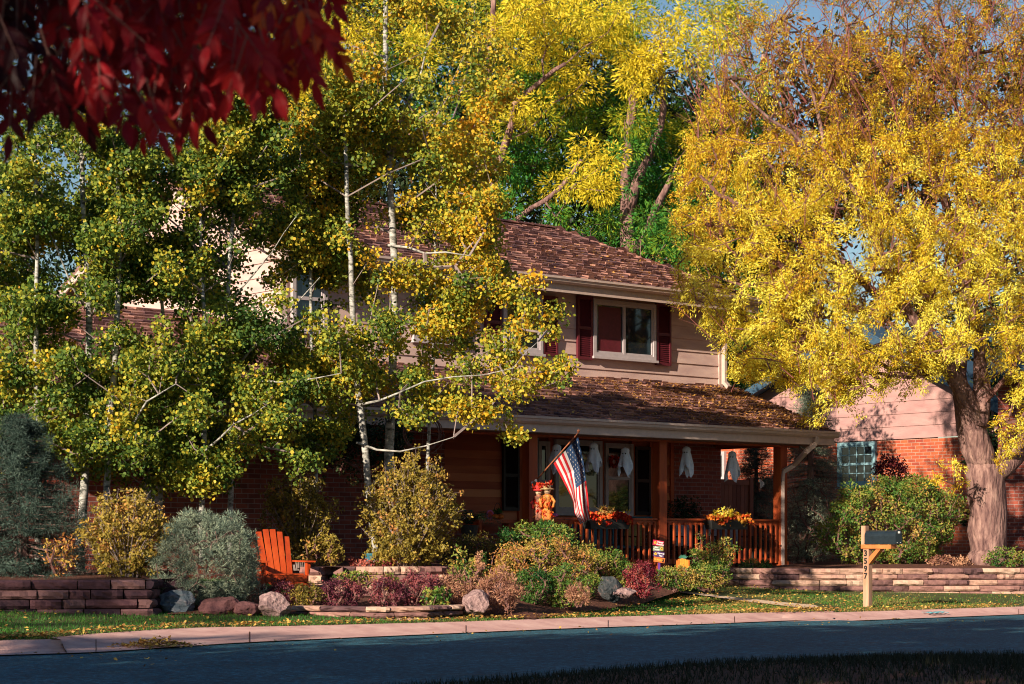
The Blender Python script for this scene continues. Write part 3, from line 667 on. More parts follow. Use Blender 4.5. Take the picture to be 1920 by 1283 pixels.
# ------------------------------------------------------------------ neighbour house, gate, far roof
NB=Vector((9.1,50,0)); nang=math.atan2(-.7653,.6437)
nh=empty('brick_house',(NB.x,NB.y,-1.0),nang,'neighbouring red brick house with pink gable siding behind the big tree','house')
def nz(w): return w+1.0
def T_(px): k=(px-HX)/F; return (k*NB.y-NB.x)/(NV.x-k*NV.y)
def TW(px,py): t=T_(px); return (HY-py)/F*(NB.y+NV.y*t)+1.0
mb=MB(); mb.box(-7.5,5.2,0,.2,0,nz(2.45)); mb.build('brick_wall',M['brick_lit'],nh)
mb=MB()
def ngc(z):
    w=z-1.0; f=max(0,(w-2.3)/3.0); return (-7.5+7.2*f, 5.6-5.9*f) if f<1 else (-.3,-.3)
lap(mb,(0,0,0),(1,0,0),(0,-1,0),-7.5,5.6,nz(2.47),nz(5.3),ex=.31,clip=ngc); mb.build('gable_siding',M['gable'],nh)
mb=MB(); 
for a,b in (((-8.2,2.15),(-.3,5.42)),((6.2,2.15),(-.3,5.42))):
    slab(mb,[(a[0],-.55,nz(a[1])),(a[0],9,nz(a[1])),(b[0],9,nz(b[1])),(b[0],-.55,nz(b[1]))],.12)
nr=mb.build('roof',M['vent_blue'],nh)
mb=MB(); mb.beam((-8.2,-.57,nz(2.0)),(-.3,-.57,nz(5.27)),.03,.2); mb.beam((6.2,-.57,nz(2.0)),(-.3,-.57,nz(5.27)),.03,.2); mb.build('rake_board',M['vent_blue'],nr)
mb=MB(); mb.box(T_(1380),T_(1390),2.5,2.85,nz(3.2),nz(4.3)); mb.box(T_(1379),T_(1391),2.45,2.9,nz(4.3),nz(4.4)); mb.build('flue',M['vent_blue'],nr)
window(nh,T_(1573),T_(1644),TW(1610,912),TW(1610,829),-.0,M['pale_blue'],cols=4,rows=4,sash=.5,tr=.09)
window(nh,T_(1308),T_(1362),TW(1335,902),TW(1335,848),-.02,M['winframe'],cols=2,tr=.07)
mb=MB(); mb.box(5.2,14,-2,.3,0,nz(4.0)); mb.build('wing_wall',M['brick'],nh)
mb=MB(); slab(mb,[(4.9,-2.6,nz(3.6)),(15,-2.6,nz(3.6)),(15,3,nz(6.6)),(4.9,3,nz(6.6))],.1); mb.build('wing_roof',M['vent_blue'],nh)
mb=MB(); b3=Vector((0,5.6,3.0)); shakes(mb,(4.9,-2.6,nz(3.6)),(1,0,0),b3,10,b3.length,ex=.3,wd=.3); mb.build('shakes',M['vent_blue'],nh)
# gate between the houses
gt=empty('wooden_gate',tuple(HP(U(1312,-.6),-.6,BZ)),ANG,'tall dark cedar board gate at the far end of the porch','gate')
g0=0; g1=U(1402,-.6)-U(1312,-.6); mb=MB(); hh=Wz(1350,896,-.6)
for i in range(12):
    x=g0+(g1-g0)*i/12; mb.box(x+.004,x+(g1-g0)/12-.004,-.02,.0,.1,hh-.12+random.uniform(-.005,.005),val=random.random())
mb.build('board_panel',M['fence'],gt)
mb=MB(); mb.box(-.03,g1+.03,-.05,-.022,hh-.14,hh-.03); mb.box(-.03,g1+.03,-.05,-.022,.2,.3); mb.box(-.1,-.0,-.07,.03,0,hh+.05); mb.box(g1,g1+.1,-.07,.03,0,hh+.02); mb.build('gate_frame',M['fence'],gt)
# ------------------------------------------------------------------ stone walls
def stonewall(name,label,pl,top,course,mat,thick=.26,base=None,lens=(.25,.62),group=None):
    """pl: list of (px,Z); courses of split-face blocks following the line"""
    pts=[Vector(((x-HX)/F*z,z,0)) for x,z in pl]; seg=[(pts[i+1]-pts[i]).length for i in range(len(pts)-1)]; tot=sum(seg)
    def at(s):
        for i,l in enumerate(seg):
            if s<=l or i==len(seg)-1: return pts[i]+(pts[i+1]-pts[i])*(s/l),(pts[i+1]-pts[i]).normalized()
            s-=l
    mb=MB(); zt=top; row=0; zb=min(gz(p.x,p.y) for p in pts)-.06 if base is None else base
    while zt>zb:
        s=-random.uniform(0,.3); 
        while s<tot:
            l=random.uniform(*lens); a0,a1=max(0,s+.006),min(tot,s+l-.006); s+=l
            if a1-a0<.04: continue
            m_=6; v=random.random(); out=random.uniform(-.03,.02)+(.02 if row==0 else 0); A=[]; z1=zt-.004; z0=zt-course+.006
            for j in range(m_+1):
                p,d=at(a0+(a1-a0)*j/m_); nn=Vector((d.y,-d.x,0))
                if nn.y>0: nn=-nn
                r1,r2,r3=(random.uniform(-.022,.022) for _ in range(3)); e_=-.016 if j in (0,m_) else 0
                A.append([p-nn*thick+Vector((0,0,z1)),p+nn*(out-.015+e_)+Vector((0,0,z1)),p+nn*(out+.008+r1+e_)+Vector((0,0,z1-.2*course)),p+nn*(out+r2+.01+e_)+Vector((0,0,z0+.3*course)),p+nn*(out-.015+r3*.4+e_)+Vector((0,0,z0)),p-nn*thick+Vector((0,0,z0))])
            vs=[q for a in A for q in a]; fs=[(j*6+k,j*6+(k+1)%6,(j+1)*6+(k+1)%6,(j+1)*6+k) for j in range(m_) for k in range(6)]
            mb.mesh(vs,fs+[tuple(range(6))[::-1],tuple(m_*6+k for k in range(6))],v)
        zt-=course; row+=1
    return tag(mb.build(name,mat),label,'wall',group)
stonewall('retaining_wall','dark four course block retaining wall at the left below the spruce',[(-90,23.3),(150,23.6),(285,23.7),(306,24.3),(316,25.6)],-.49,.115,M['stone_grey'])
stonewall('retaining_wall','low curved two course block edging in front of the purple barberries',[(546,24.5),(620,24.3),(720,24.1),(800,24.25),(860,24.8),(895,25.5),(905,26.4)],-.825,.07,M['stone'])
stonewall('retaining_wall','tan block planter wall beside the orange chair',[(562,27.2),(606,27.1),(610,27.5),(720,27.5),(830,27.9),(848,28.3),(852,29.6)],-.385,.115,M['stone'])
stonewall('retaining_wall','long low block wall running right from the porch behind the mailbox',[(1338,37.6),(1350,36.9),(1385,36.2),(1450,35.7),(1560,35.6),(1700,35.8),(1980,36.2)],-.535,.105,M['stone'],lens=(.32,.85))
mb=MB(); mb.prism([HP(U(1472,2),2.2,-.53),HP(U(1472,2)+.1,3.3,-.53),HP(1.9,3.0,-.53),HP(1.9,2.0,-.53)],(0,0,-.08)); tag(mb.build('stone_slab',M['concrete']),'flat pink stone slab lying at the foot of the right porch post','slab')
def bed(name,poly,h,mat='mulch',ground=False):
    mb=MB(); pts=[Vector(((x-HX)/F*z,z,gz((x-HX)/F*z,z)+.012 if ground and z<30 else hh)) for x,z,hh in poly]; c=sum(pts,Vector())/len(pts); c.z=h
    ring=[p.lerp(c,.35) for p in pts]; 
    for r_ in ring: r_.z=h+random.uniform(-.02,.03)
    n=len(pts)
    mb.mesh(pts+ring+[c],[(i,(i+1)%n,n+(i+1)%n,n+i) for i in range(n)]+[(n+i,n+(i+1)%n,2*n) for i in range(n)])
    return tag(mb.build(name,M[mat],smooth=True),kind='structure')
bed('garden_bed',[(-100,23.45,-.52),(280,23.9,-.52),(310,25.4,-.6),(400,28,-.7),(330,31,-.6),(60,30,-.5),(-250,29,-.5)],-.47)
bed('garden_bed',[(566,27.5,-.41),(720,27.8,-.41),(826,28.2,-.41),(846,29.4,-.42),(900,31,-.5),(870,34,-.45),(600,32.4,-.42),(540,30.5,-.45)],-.38)
bed('garden_bed',[(310,23.8,-.93),(548,24.4,-.90),(720,24.3,-.86),(860,25.1,-.86),(1000,24.9,-.93),(1090,26.6,-.93),(1205,29.4,-.9),(1285,31.5,-.8),(1330,35,-.72),(1000,34.5,-.7),(850,31,-.75),(560,28.6,-.8),(420,27.6,-.82)],-.78,ground=True)
bed('garden_bed',[(1345,37.1,-.56),(1450,35.95,-.56),(1700,36.05,-.56),(2000,36.5,-.56),(2150,46,-.5),(1500,47,-.6),(1440,40,-.62)],-.50)

# ------------------------------------------------------------------ boulders
def boulder(label,x0,x1,y0,y1,Z,mat,seed,flat_=6,tilt=0,group='landscape boulders along the bed edge'):
    import bmesh
    rr=random.Random(seed); c=P((x0+x1)/2,(y0+y1)/2,Z); w_=(x1-x0)/F*Z/2; h=(y1-y0)/F*Z/2
    bm=bmesh.new(); bmesh.ops.create_icosphere(bm,subdivisions=5,radius=1)
    pl=[(Vector((rr.gauss(0,1),rr.gauss(0,1),rr.gauss(0,.8))).normalized(),rr.uniform(.62,.9)) for _ in range(flat_*3)]
    from mathutils import noise
    for v in bm.verts:
        p=v.co.copy()
        for nn,dd in pl:
            k=p.dot(nn)-dd
            if k>0: p-=nn*k*.94
        p+=p.normalized()*(noise.noise(p*2.3+Vector((seed,0,0)))*.10+noise.noise(p*7+Vector((seed,3,0)))*.035)
        v.co=Vector((p.x*w_*1.18,p.y*w_*1.0,p.z*h*1.25))
    me=bpy.data.meshes.new('boulder'); bm.to_mesh(me); bm.free(); me.materials.append(mat)
    o=bpy.data.objects.new('boulder',me); COL.objects.link(o); o.location=c; o.rotation_euler=(0,tilt,0)
    return tag(o,label,'boulder',group)
boulder('blue grey angular boulder at the end of the dark retaining wall',300,366,1106,1160,24.2,M['rock_blue'],3)
boulder('wide brownish red boulder between the blue grey and the speckled rocks',372,462,1120,1162,24.3,M['rock_red'],5)
boulder('small cracked red boulder touching the speckled rock',436,492,1127,1160,24.1,M['rock_red'],8)
boulder('speckled pinkish granite boulder left of the low stone edging',482,546,1116,1160,24.1,M['rock'],12,tilt=.1)
boulder('rounded pink boulder at the right end of the low stone edging',866,918,1110,1156,24.9,M['rock'],17)
boulder('dark slanted slab of rock between two green boxwoods',1118,1172,1086,1122,27.8,M['rock_dark'],23,tilt=.7)
boulder('low rock poking from the mulch left of the crimson shrub',1150,1192,1104,1122,27.4,M['rock'],29)
boulder('flat tan rock behind the round boxwood',925,972,1092,1120,27.0,M['rock'],31)

# ------------------------------------------------------------------ plants
def gbase(x,y): return gz(x,y)
def shrub(name,label,x0,x1,y0,y1,Z,mat,v=.5,vr=.18,per=26,L=.045,W=.5,r=.11,n=60,shape='lan',mode='random',droop=-.1,depth=None,up=0,group=None,stem=.006,twigmat='twig',vtop=0,cat='shrub',lean=0,hollow=.55):
    cx=(x0+x1)/2; a=(x1-x0)/2/F*Z; hgt=(y1-y0)/F*Z; base=P(cx,y1,Z); dp=depth or a*.8
    root=empty(name,tuple(base),0,label,cat,group)
    C=[];Q=[];V=[]
    while len(C)<n:
        d=Vector((random.gauss(0,1),random.gauss(0,1),random.gauss(0,1))).normalized(); rr=random.uniform(hollow,1)**.5
        rr*=1+.16*math.sin(d.x*5.3+x0)*math.cos(d.z*4.1+y0)+.10*math.sin(d.x*11+d.z*9+x1); spr=random.random()<.10
        if spr: rr*=random.uniform(1.05,1.2)
        p=Vector((d.x*a*rr,d.y*dp*rr,hgt*.5+d.z*hgt*.5*rr))
        if up: # vase-shaped: narrow at the foot, ragged on top
            k=p.z/hgt; s=.42+.58*min(1,k*1.3); p.x*=s; p.y*=s; p.z*=1+random.uniform(-up,up)*.5
            p.x+=lean*k*k*a
        else:
            if p.z<hgt*.12: p.z=hgt*random.uniform(.05,.2)
        p*=Vector((1,1,1)).x
        C.append(p); Q.append(r*(random.uniform(.35,.6) if spr else random.uniform(.7,1.3))); V.append(v+random.gauss(0,vr*1.25)+.12*math.sin(p.x*9+p.z*7+x0)+vtop*(p.z/hgt-.5))
    leaves('foliage',C,Q,V,per,L,W,M[mat],root,'round' if shape=='round' else 'lan',mode,droop)
    mb=MB(); foot=[Vector((random.uniform(-.15,.15)*a,random.uniform(-.1,.1)*a,-.03)) for _ in range(5)]
    skeleton(mb,foot,C,r0=stem,minr=.003,maxr=.03,n=4,bias=.35,wob=.04); mb.build('stems',M[twigmat],root)
    return root
def cane_shrub(label,x0,x1,y0,y1,Z,mat,v,n=70,per=10,L=.045,r=.06,lean=0,depth=.7,foot=.22,vr=.18):
    cx=(x0+x1)/2; a=(x1-x0)/2/F*Z; h=(y1-y0)/F*Z; base=P(cx,y1,Z); root=empty('large_shrub',tuple(base),0,label,'shrub'); C=[];Q=[];V=[]; mb=MB()
    for i in range(n):
        an=random.uniform(0,6.283); q=random.random()**.6; tx=math.cos(an)*a*q; ty=math.sin(an)*a*depth*q; hh=h*(1-.45*q*q)*random.uniform(.72,1.04)
        p0=Vector((tx*foot*random.uniform(.3,1.2),ty*foot,-.03)); p3=Vector((tx+lean*a,ty,hh)); p1=p0.lerp(p3,.35)+Vector((-tx*.12,0,hh*.08)); p2=p0.lerp(p3,.72)+Vector((random.gauss(0,.04),random.gauss(0,.04),hh*.05))
        mb.tube([p0,p1,p2,p3],[.008,.006,.004,.0015],4,cap=False)
        vv=v+random.gauss(0,vr)
        for seg,(s0,s1) in enumerate(((p1,p2),(p2,p3))):
            k=3 if seg==0 else 4
            for j in range(k):
                t=(j+random.random())/k; q2=s0.lerp(s1,t); o=Vector((random.gauss(0,1),random.gauss(0,1),random.gauss(0,.6)))*(.075 if seg==0 else .05)
                C.append(q2+o); Q.append(r*random.uniform(.7,1.3)); V.append(vv+random.gauss(0,.1)); 
                if random.random()<.6: mb.tube([q2,q2+o*1.25],[.003,.001],3,cap=False)
        for j in range(3):  # low skirt leaves
            t=random.uniform(.25,.9); q2=p0.lerp(p1,t)+Vector((random.gauss(0,.5)*a*.5,random.gauss(0,.2)*a,random.uniform(0,.15))); C.append(q2); Q.append(r); V.append(vv-.1)
    mb.build('stems',M['paletwig'],root); leaves('foliage',C,Q,V,per,L,.55,M[mat],root,'round','random',-.2,shell=.1)
# --- left bed
cane_shrub('upright golden leafed shrub with bare twigs above the dark wall',150,326,905,1092,24.75,'gold_shrub',.58,n=110,per=11,L=.042)
shrub('small_shrub','small orange leafed shrub between the spruce and the golden shrub',78,140,1005,1092,24.7,'gold_shrub',v=.95,vr=.08,n=34,per=16,r=.08,up=.4)
def globe_spruce():
    Z=24.75; base=P(388,1118,Z); root=empty('globe_spruce',tuple(base),0,'rounded silvery dwarf spruce bush beside the orange chair','shrub')
    C=[];Q=[];V=[]; a=100/F*Z; h=150/F*Z
    for _ in range(780):
        d=Vector((random.gauss(0,1),random.gauss(0,1),random.gauss(0,1))).normalized(); d.z=abs(d.z) if random.random()<.62 else -abs(d.z)*.75
        lump=1+.10*math.sin(d.x*5+1)*math.cos(d.z*4)+(.16 if (d.x-.25)**2+(d.z-.95)**2<.08 else 0)+(.14 if (d.x+.28)**2+(d.z-.9)**2<.03 else 0)
        rr=random.uniform(.72,1)**.5*lump; C.append(Vector((d.x*a*rr*(1 if d.z>0 else 1.02),d.y*a*rr,h*.36+d.z*h*(.62 if d.z>0 else .62)*rr))); Q.append(.055*random.uniform(.8,1.3)); V.append(.62+random.gauss(0,.16))
    leaves('foliage',C,Q,V,50,.055,.11,M['spruce'],root,'lan','radial',-.3,shell=.1)
    mb=MB(); skeleton(mb,[Vector((0,0,-.05)),Vector((0,0,.3)),Vector((0,0,.6))],C[::6],r0=.004,maxr=.03,n=4); mb.build('stems',M['bark'],root)
globe_spruce()
shrub('juniper','low dark juniper spreading under the silvery spruce bush',368,492,1092,1132,24.9,'spruce',v=.2,n=70,per=60,L=.05,W=.15,r=.08)
G='purple barberries along the stone edging'
shrub('barberry','purple barberry directly in front of the orange chair',494,556,1088,1138,25.0,'barberry',v=.35,n=55,per=40,L=.03,r=.07,group=G)
shrub('barberry','purple barberry just right of the small gold-green shrub',600,682,1086,1142,24.9,'barberry',v=.5,n=75,per=40,L=.03,r=.07,group=G)
shrub('barberry','left one of the two touching purple barberries',692,764,1084,1142,24.9,'barberry',v=.55,n=70,per=40,L=.03,r=.07,group=G)
shrub('barberry','taller right one of the two touching purple barberries',748,834,1074,1142,25.2,'barberry',v=.62,n=85,per=40,L=.03,r=.07,group=G)
shrub('small_shrub','small gold-green shrub between two purple barberries',550,606,1098,1142,24.8,'gold_shrub',v=.35,n=45,per=30,L=.035,r=.07)
shrub('leafy_plant','bright green leafy tufts behind the barberries under the tan wall',622,706,1076,1100,26.2,'green_shrub',v=.6,n=36,per=16,L=.05,r=.07,cat='plant')
shrub('leafy_plant','second green tuft behind the barberries near the wall middle',706,752,1080,1102,26.2,'green_shrub',v=.7,n=20,per=16,L=.05,r=.06,cat='plant')
shrub('leafy_plant','low green plant at the right end of the barberries',794,842,1106,1142,24.9,'green_shrub',v=.4,n=30,per=16,L=.06,r=.07,cat='plant')
shrub('russet_perennial','feathery russet perennial left of the rounded pink boulder',818,886,1076,1140,25.3,'pink_shrub',v=.6,n=60,per=44,L=.05,W=.22,r=.08,mode='up',droop=.5,cat='plant')
shrub('russet_perennial','feathery russet perennial right of the rounded pink boulder',902,972,1074,1146,25.2,'pink_shrub',v=.55,n=70,per=44,L=.05,W=.22,r=.08,mode='up',droop=.5,cat='plant')
shrub('leafy_plant','yellow-green leafy stems behind the rounded pink boulder',846,918,1046,1112,26.2,'green_shrub',v=.65,n=42,per=18,L=.06,r=.08,up=.4,cat='plant')
shrub('seed_stalk','tall tan seed stalk standing behind the pink boulder',890,908,1042,1112,26,'pink_shrub',v=.9,n=22,per=30,L=.03,r=.035,cat='plant')
# --- mound in front of the porch
shrub('lamb_ear_mound','silver green leafy mound under the scarecrow pair',936,1092,984,1062,29.0,'green_shrub',v=.42,n=180,per=30,L=.05,r=.10,group=None,hollow=.7)
shrub('spirea','wide gold and pink spirea mound in front of the flag',918,1108,1014,1108,28.0,'gold_shrub',v=.72,vr=.2,n=230,per=36,L=.035,r=.10,hollow=.7,vtop=.3)
shrub('boxwood','round dark green boxwood ball at the front of the bed',962,1030,1070,1134,26.3,'green_shrub',v=.12,vr=.08,n=100,per=40,L=.03,r=.07,hollow=.8)
shrub('boxwood','olive boxwood clump right of the round dark green ball',1020,1114,1060,1136,26.5,'green_shrub',v=.45,vr=.12,n=130,per=40,L=.035,r=.08,hollow=.8)
shrub('boxwood','yellow-green boxwood behind the slanted rock slab',1086,1184,1034,1110,28.6,'green_shrub',v=.58,vr=.1,n=150,per=40,L=.035,r=.08,hollow=.8)
shrub('dry_tuft','pale straw coloured dry tuft before the olive boxwood',1066,1104,1100,1134,25.9,'pink_shrub',v=.98,n=24,per=36,L=.06,W=.15,r=.06,mode='up',droop=.4,cat='plant')
shrub('burning_bush','crimson leafed shrub left of the small painted signs',1176,1234,1054,1118,28.3,'burning',v=.5,n=90,per=34,L=.035,r=.08)
shrub('low_shrub','low olive shrub in front of the slatted pumpkin',1230,1312,1064,1104,29.5,'green_shrub',v=.68,n=90,per=34,L=.035,r=.08)
shrub('low_shrub','bushy green shrub right of the slatted pumpkin',1296,1366,1060,1106,30.5,'green_shrub',v=.6,n=80,per=34,L=.035,r=.08)
shrub('leafy_plant','tall green stems with yellow tips before the railing',1286,1346,1012,1070,32.5,'green_shrub',v=.55,n=44,per=30,L=.045,r=.09,up=.5,cat='plant')
shrub('leafy_plant','narrow green plant reaching up to the railing beside the planter',1338,1384,1014,1070,33.5,'green_shrub',v=.6,n=34,per=30,L=.045,r=.09,up=.5,cat='plant')
shrub('leafy_plant','low green sprigs at the foot of the right porch post',1384,1450,1052,1070,36.8,'green_shrub',v=.35,n=30,per=24,L=.05,r=.07,cat='plant')
# --- big shrubs against the brick
cane_shrub('loose olive shrub against the brick behind the orange chair',486,640,858,1066,28.6,'gold_shrub',.35,n=90,per=11,L=.045,lean=-.05)
cane_shrub('tall golden olive shrub between the chair wall and the fern',655,872,845,1072,28.0,'gold_shrub',.5,n=190,per=12,L=.045,lean=.1)
shrub('large_shrub','brownish low shrub below the hanging fern',826,944,1004,1066,30.0,'gold_shrub',v=.05,vr=.12,n=120,per=36,L=.035,r=.10,vtop=.2)
shrub('small_shrub','low yellow shrub spilling beside the chair onto the tan wall',560,640,1006,1060,28.2,'gold_shrub',v=.5,n=44,per=22,L=.05,r=.09)
shrub('red_groundcover','low red and orange groundcover on top of the tan wall',644,802,1050,1066,28.3,'burning',v=.9,n=50,per=20,L=.05,r=.06,cat='plant')
shrub('large_shrub','big round green shrub with yellow leaves behind the mailbox',1546,1792,900,1066,38.3,'green_shrub',v=.55,vr=.17,n=620,per=32,L=.06,r=.15,hollow=.75,group=None,depth=1.1)
shrub('leafy_plant','low leafy plants right of the big furrowed trunk',1846,1930,1030,1064,37.0,'green_shrub',v=.5,n=60,per=24,L=.05,r=.09,cat='plant')
shrub('small_shrub','dark red shrub against the brick right of the neighbour window',1640,1706,860,912,46,'burning',v=.3,n=50,per=24,L=.07,r=.14)
shrub('leafy_plant','dry tan foliage at the foot of the big furrowed trunk',1720,1830,1044,1070,37.4,'pink_shrub',v=.6,n=46,per=24,L=.06,r=.08,cat='plant')
# --- spruces
def spruce(label,cx,ytop,ybase,Z,rad,v,n=46,per=34,bot=.06,L=.06):
    base=P(cx,ybase,Z); h=(ybase-ytop)/F*Z; root=empty('spruce_tree',tuple(base),0,label,'tree'); C=[];Q=[];V=[]; mb=MB()
    mb.tube([(0,0,0),(0,0,h*.5),(0,0,h*.97)],[.11,.07,.015],7); 
    for i in range(n):
        k=bot+(1-bot)*(i/n); zc=h*k; rl=rad*(1-k)**.8+.12
        for j in range(7):
            a=random.uniform(0,6.283); l=rl*random.uniform(.7,1.12); d=Vector((math.cos(a),math.sin(a),0)); pp=[]
            for s in range(6):
                t=(s+.6)/5.6; q=Vector((0,0,zc))+d*l*t+Vector((0,0,-.28*l*t+.20*l*t*t)); pp.append(q)
                if s>0:
                    side=Vector((-d.y,d.x,0)); 
                    for m_ in (-1,0,1):
                        C.append(q+side*m_*.13*(1-abs(t-.55))*min(1,l)+Vector((0,0,-.03*abs(m_)))); Q.append(.055); V.append(v+.3*(t-.6)+random.gauss(0,.12))
            mb.tube([Vector((0,0,zc))]+pp[::2],[.018,.014,.009,.005],4,cap=False)
    mb.build('trunk',M['bark'],root); leaves('crown',C,Q,V,per,L,.10,M['spruce'],root,'lan','radial',.1,shell=.1)
spruce('dark blue-grey spruce at the left edge above the stone wall',40,775,1095,25.3,1.15,-.05,n=38,per=26)
spruce('narrow blue spruce behind the right end of the porch roof',1520,700,1062,42.5,1.25,.45,n=36,per=20)
spruce('dark spruce just beyond the far end of the porch',1418,815,1062,44,1.0,.2,n=26,per=22)
shrub('silver_shrub','silvery grey conifer shrub left of the big green shrub',1470,1566,900,1062,39.5,'spruce',v=.75,vr=.2,n=120,per=60,L=.06,W=.12,r=.12,mode='radial')

# --- broadleaf trees
def tree(name,label,limbs,C,Q,V,mat,bark,per,L,W,shape,mode,droop=.3,r0=.008,maxr=.12,tw=None,vs=.12,limbn=9,bias=.15,every=1,group=None,minr=.004,power=.45,rough_=0,shell=.4):
    """limbs: list of [(Vector,radius),...]; first limb is the trunk"""
    base=limbs[0][0][0]; root=empty(name,tuple(base),0,label,'tree',group); b=Vector(base)
    mb=MB(); nodes=[]
    for li,lm in enumerate(limbs):
        pts=[];rs=[]
        for i in range(len(lm)-1):
            (p,r1),(q,r2)=lm[i],lm[i+1]; k=max(2,int((q-p).length/.35))
            for t in range(k):
                s=t/k; j=min(r1,.1)*.25
                pts.append(p.lerp(q,s)-b+Vector((random.uniform(-j,j),random.uniform(-j,j),0))); rs.append((r1+(r2-r1)*s)*random.uniform(1-.05-rough_,1.05+rough_))
        if li>0 or limbn==9:
            amp=sum((lm[i+1][0]-lm[i][0]).length for i in range(len(lm)-1))*(.035 if li else .008); ph=random.uniform(0,6); nn=len(pts)
            for q_ in range(nn):
                t_=q_/nn; pts[q_]=pts[q_]+Vector((math.sin(t_*7+ph)-math.sin(ph),math.cos(t_*5+ph)-math.cos(ph),math.sin(t_*9+ph*2)-math.sin(ph*2)))*amp*min(1,t_*2)*(1-t_)**.5
        pts.append(lm[-1][0]-b); rs.append(lm[-1][1]); mb.tube(pts,rs,limbn); nodes+=pts[(3 if li==0 else 0):]
    mb.build('trunk',M[bark],root,smooth=True)
    Cl=[c-b for c in C]; mb=MB(); skeleton(mb,nodes,Cl[::every],r0=r0,minr=minr,maxr=maxr,n=4,bias=bias,power=power); mb.build('branches',M[tw or bark],root)
    leaves('crown',Cl,Q,V,per,L,W,M[mat],root,shape,mode,droop,vs=vs,shell=shell)
    return root
AH=[(118,505,44,34),(325,575,60,22),(505,500,20,24),(400,440,20,14),(215,590,60,26),(560,560,30,34),(300,620,50,26),(150,610,50,24),(120,320,64,50),(300,420,26,18),(730,375,26,14),(530,385,30,14),(270,900,30,20),(340,950,60,40),(600,760,60,14),(745,690,34,26)]
TG=[(P(1400,775,39),.8),(P(1310,785,38.5),.6),(P(1480,790,38.5),.6),(P(1075,900,33.4),.6),(P(1075,850,33.4),.4),(P(1018,950,33.5),.35),(P(1455,960,38.4),.5),(P(1237,880,36),.35),(P(1360,975,37),.55),(P(1140,975,35.4),.35),(P(1400,1030,38),.5),(P(1170,1030,36),.3),(P(530,1085,27),.25),(P(1300,680,40),.45),(P(1020,1040,28.5),.7),(P(700,1110,25),.6)]
def sunlit(c):
    for t,r in TG:
        d=c-t; k=d.dot(SUN)
        if k>0 and (d-SUN*k).length<r and random.random()<.9: return True
    return False
def aspen(label,pts,rw,blobs,Z,v0,per=72,sub=.2,Zr=.6,extra=None,den=2.35,top=None,auto=0,dv=.06,spread=90,yr=None):
    """pts: trunk pixels bottom to top; rw radius"""
    lm=[(P(x,y,Z+dz),r) for x,y,dz,r in [(p[0],p[1],0,rw*(1-.62*i/(len(pts)-1))) for i,p in enumerate(pts)]]
    limbs=[lm]+[[(P(x,y,Z+d),r) for x,y,d,r in e] for e in (extra or [])]
    tx=lambda y:np.interp(-y,[-p[1] for p in pts],[p[0] for p in pts])
    k=0
    while k<auto:
        y=random.uniform(*yr); x=tx(y)+random.gauss(0,spread)
        if any((x-a)**2/(b*b)+(y-c)**2/(d*d)<1.3 for a,c,b,d in AH): continue
        blobs=blobs+[(x,y,random.uniform(24,44),v0+random.gauss(0,.13))]; k+=1
    if auto: blobs=blobs+[(pts[-1][0]+random.gauss(0,22),pts[-1][1]+i*26-30,random.uniform(26,40),v0) for i in range(6)]
    C,Q,V=blobclumps([(x,y,r,v) for x,y,r,v in blobs],Z,Zr,sub,den)
    keep=[]
    for i,c in enumerate(C):
        X,Y=HX+F*c.x/c.y,HY-F*c.z/c.y
        if any((X-a)**2/(b*b)+(Y-c_)**2/(d*d)<1.15 for a,c_,b,d in AH) and random.random()<.5: continue
        keep.append(i)
    C=[C[i] for i in keep];Q=[Q[i] for i in keep];V=[V[i] for i in keep]
    V=[v+dv for v in V]; keep=[i for i,c in enumerate(C) if not sunlit(c)]; C=[C[i] for i in keep];Q=[Q[i] for i in keep];V=[V[i] for i in keep]
    tree('aspen',label,limbs,C,Q,V,'aspen_leaf','bark_aspen',per,.047,.9,'round','random',.5,shell=.12,vs=.17,r0=.004,maxr=.03,tw='paletwig',group='white trunked aspens in front of the house',minr=.0035)
g_=lambda l,v:[(x,y,r,v+random.uniform(-.1,.1)) for x,y,r in l]
# main tall aspen and its long right arm
aspen('tallest aspen, its white trunk rising past the middle of the house',[(738,1060),(726,800),(727,640),(726,400),(724,200),(722,60),(724,-120)],.075,
 g_([(600,60,55),(650,150,60),(770,40,70),(800,150,60),(640,260,60),(560,200,50),(700,90,50),(860,60,45),(870,170,45),(780,250,60),(690,330,55),(610,350,45),(820,300,55),(870,280,50),(560,110,45),(740,-30,90),(640,-20,60)],.58)+
 g_([(830,360,50),(900,330,45),(860,440,50),(790,430,50),(900,420,40),(820,510,55),(890,500,48),(765,520,42),(840,570,50),(925,560,34),(800,600,40),(870,610,32),(740,400,40),(790,385,36),(850,400,36),(905,380,34),(925,440,30),(770,450,36),(700,480,36),(720,430,36),(670,440,45),(640,500,40),(690,570,36),(610,420,40)],.60),
 29.0,.5,extra=[[(735,295,0,.03),(775,190,-.3,.02),(800,90,-.4,.01)],[(727,330,0,.03),(790,262,.2,.02),(850,220,.4,.01)],[(727,460,0,.02),(800,470,-.4,.014),(880,480,-.8,.006)]],auto=80,yr=(-60,600),spread=95)
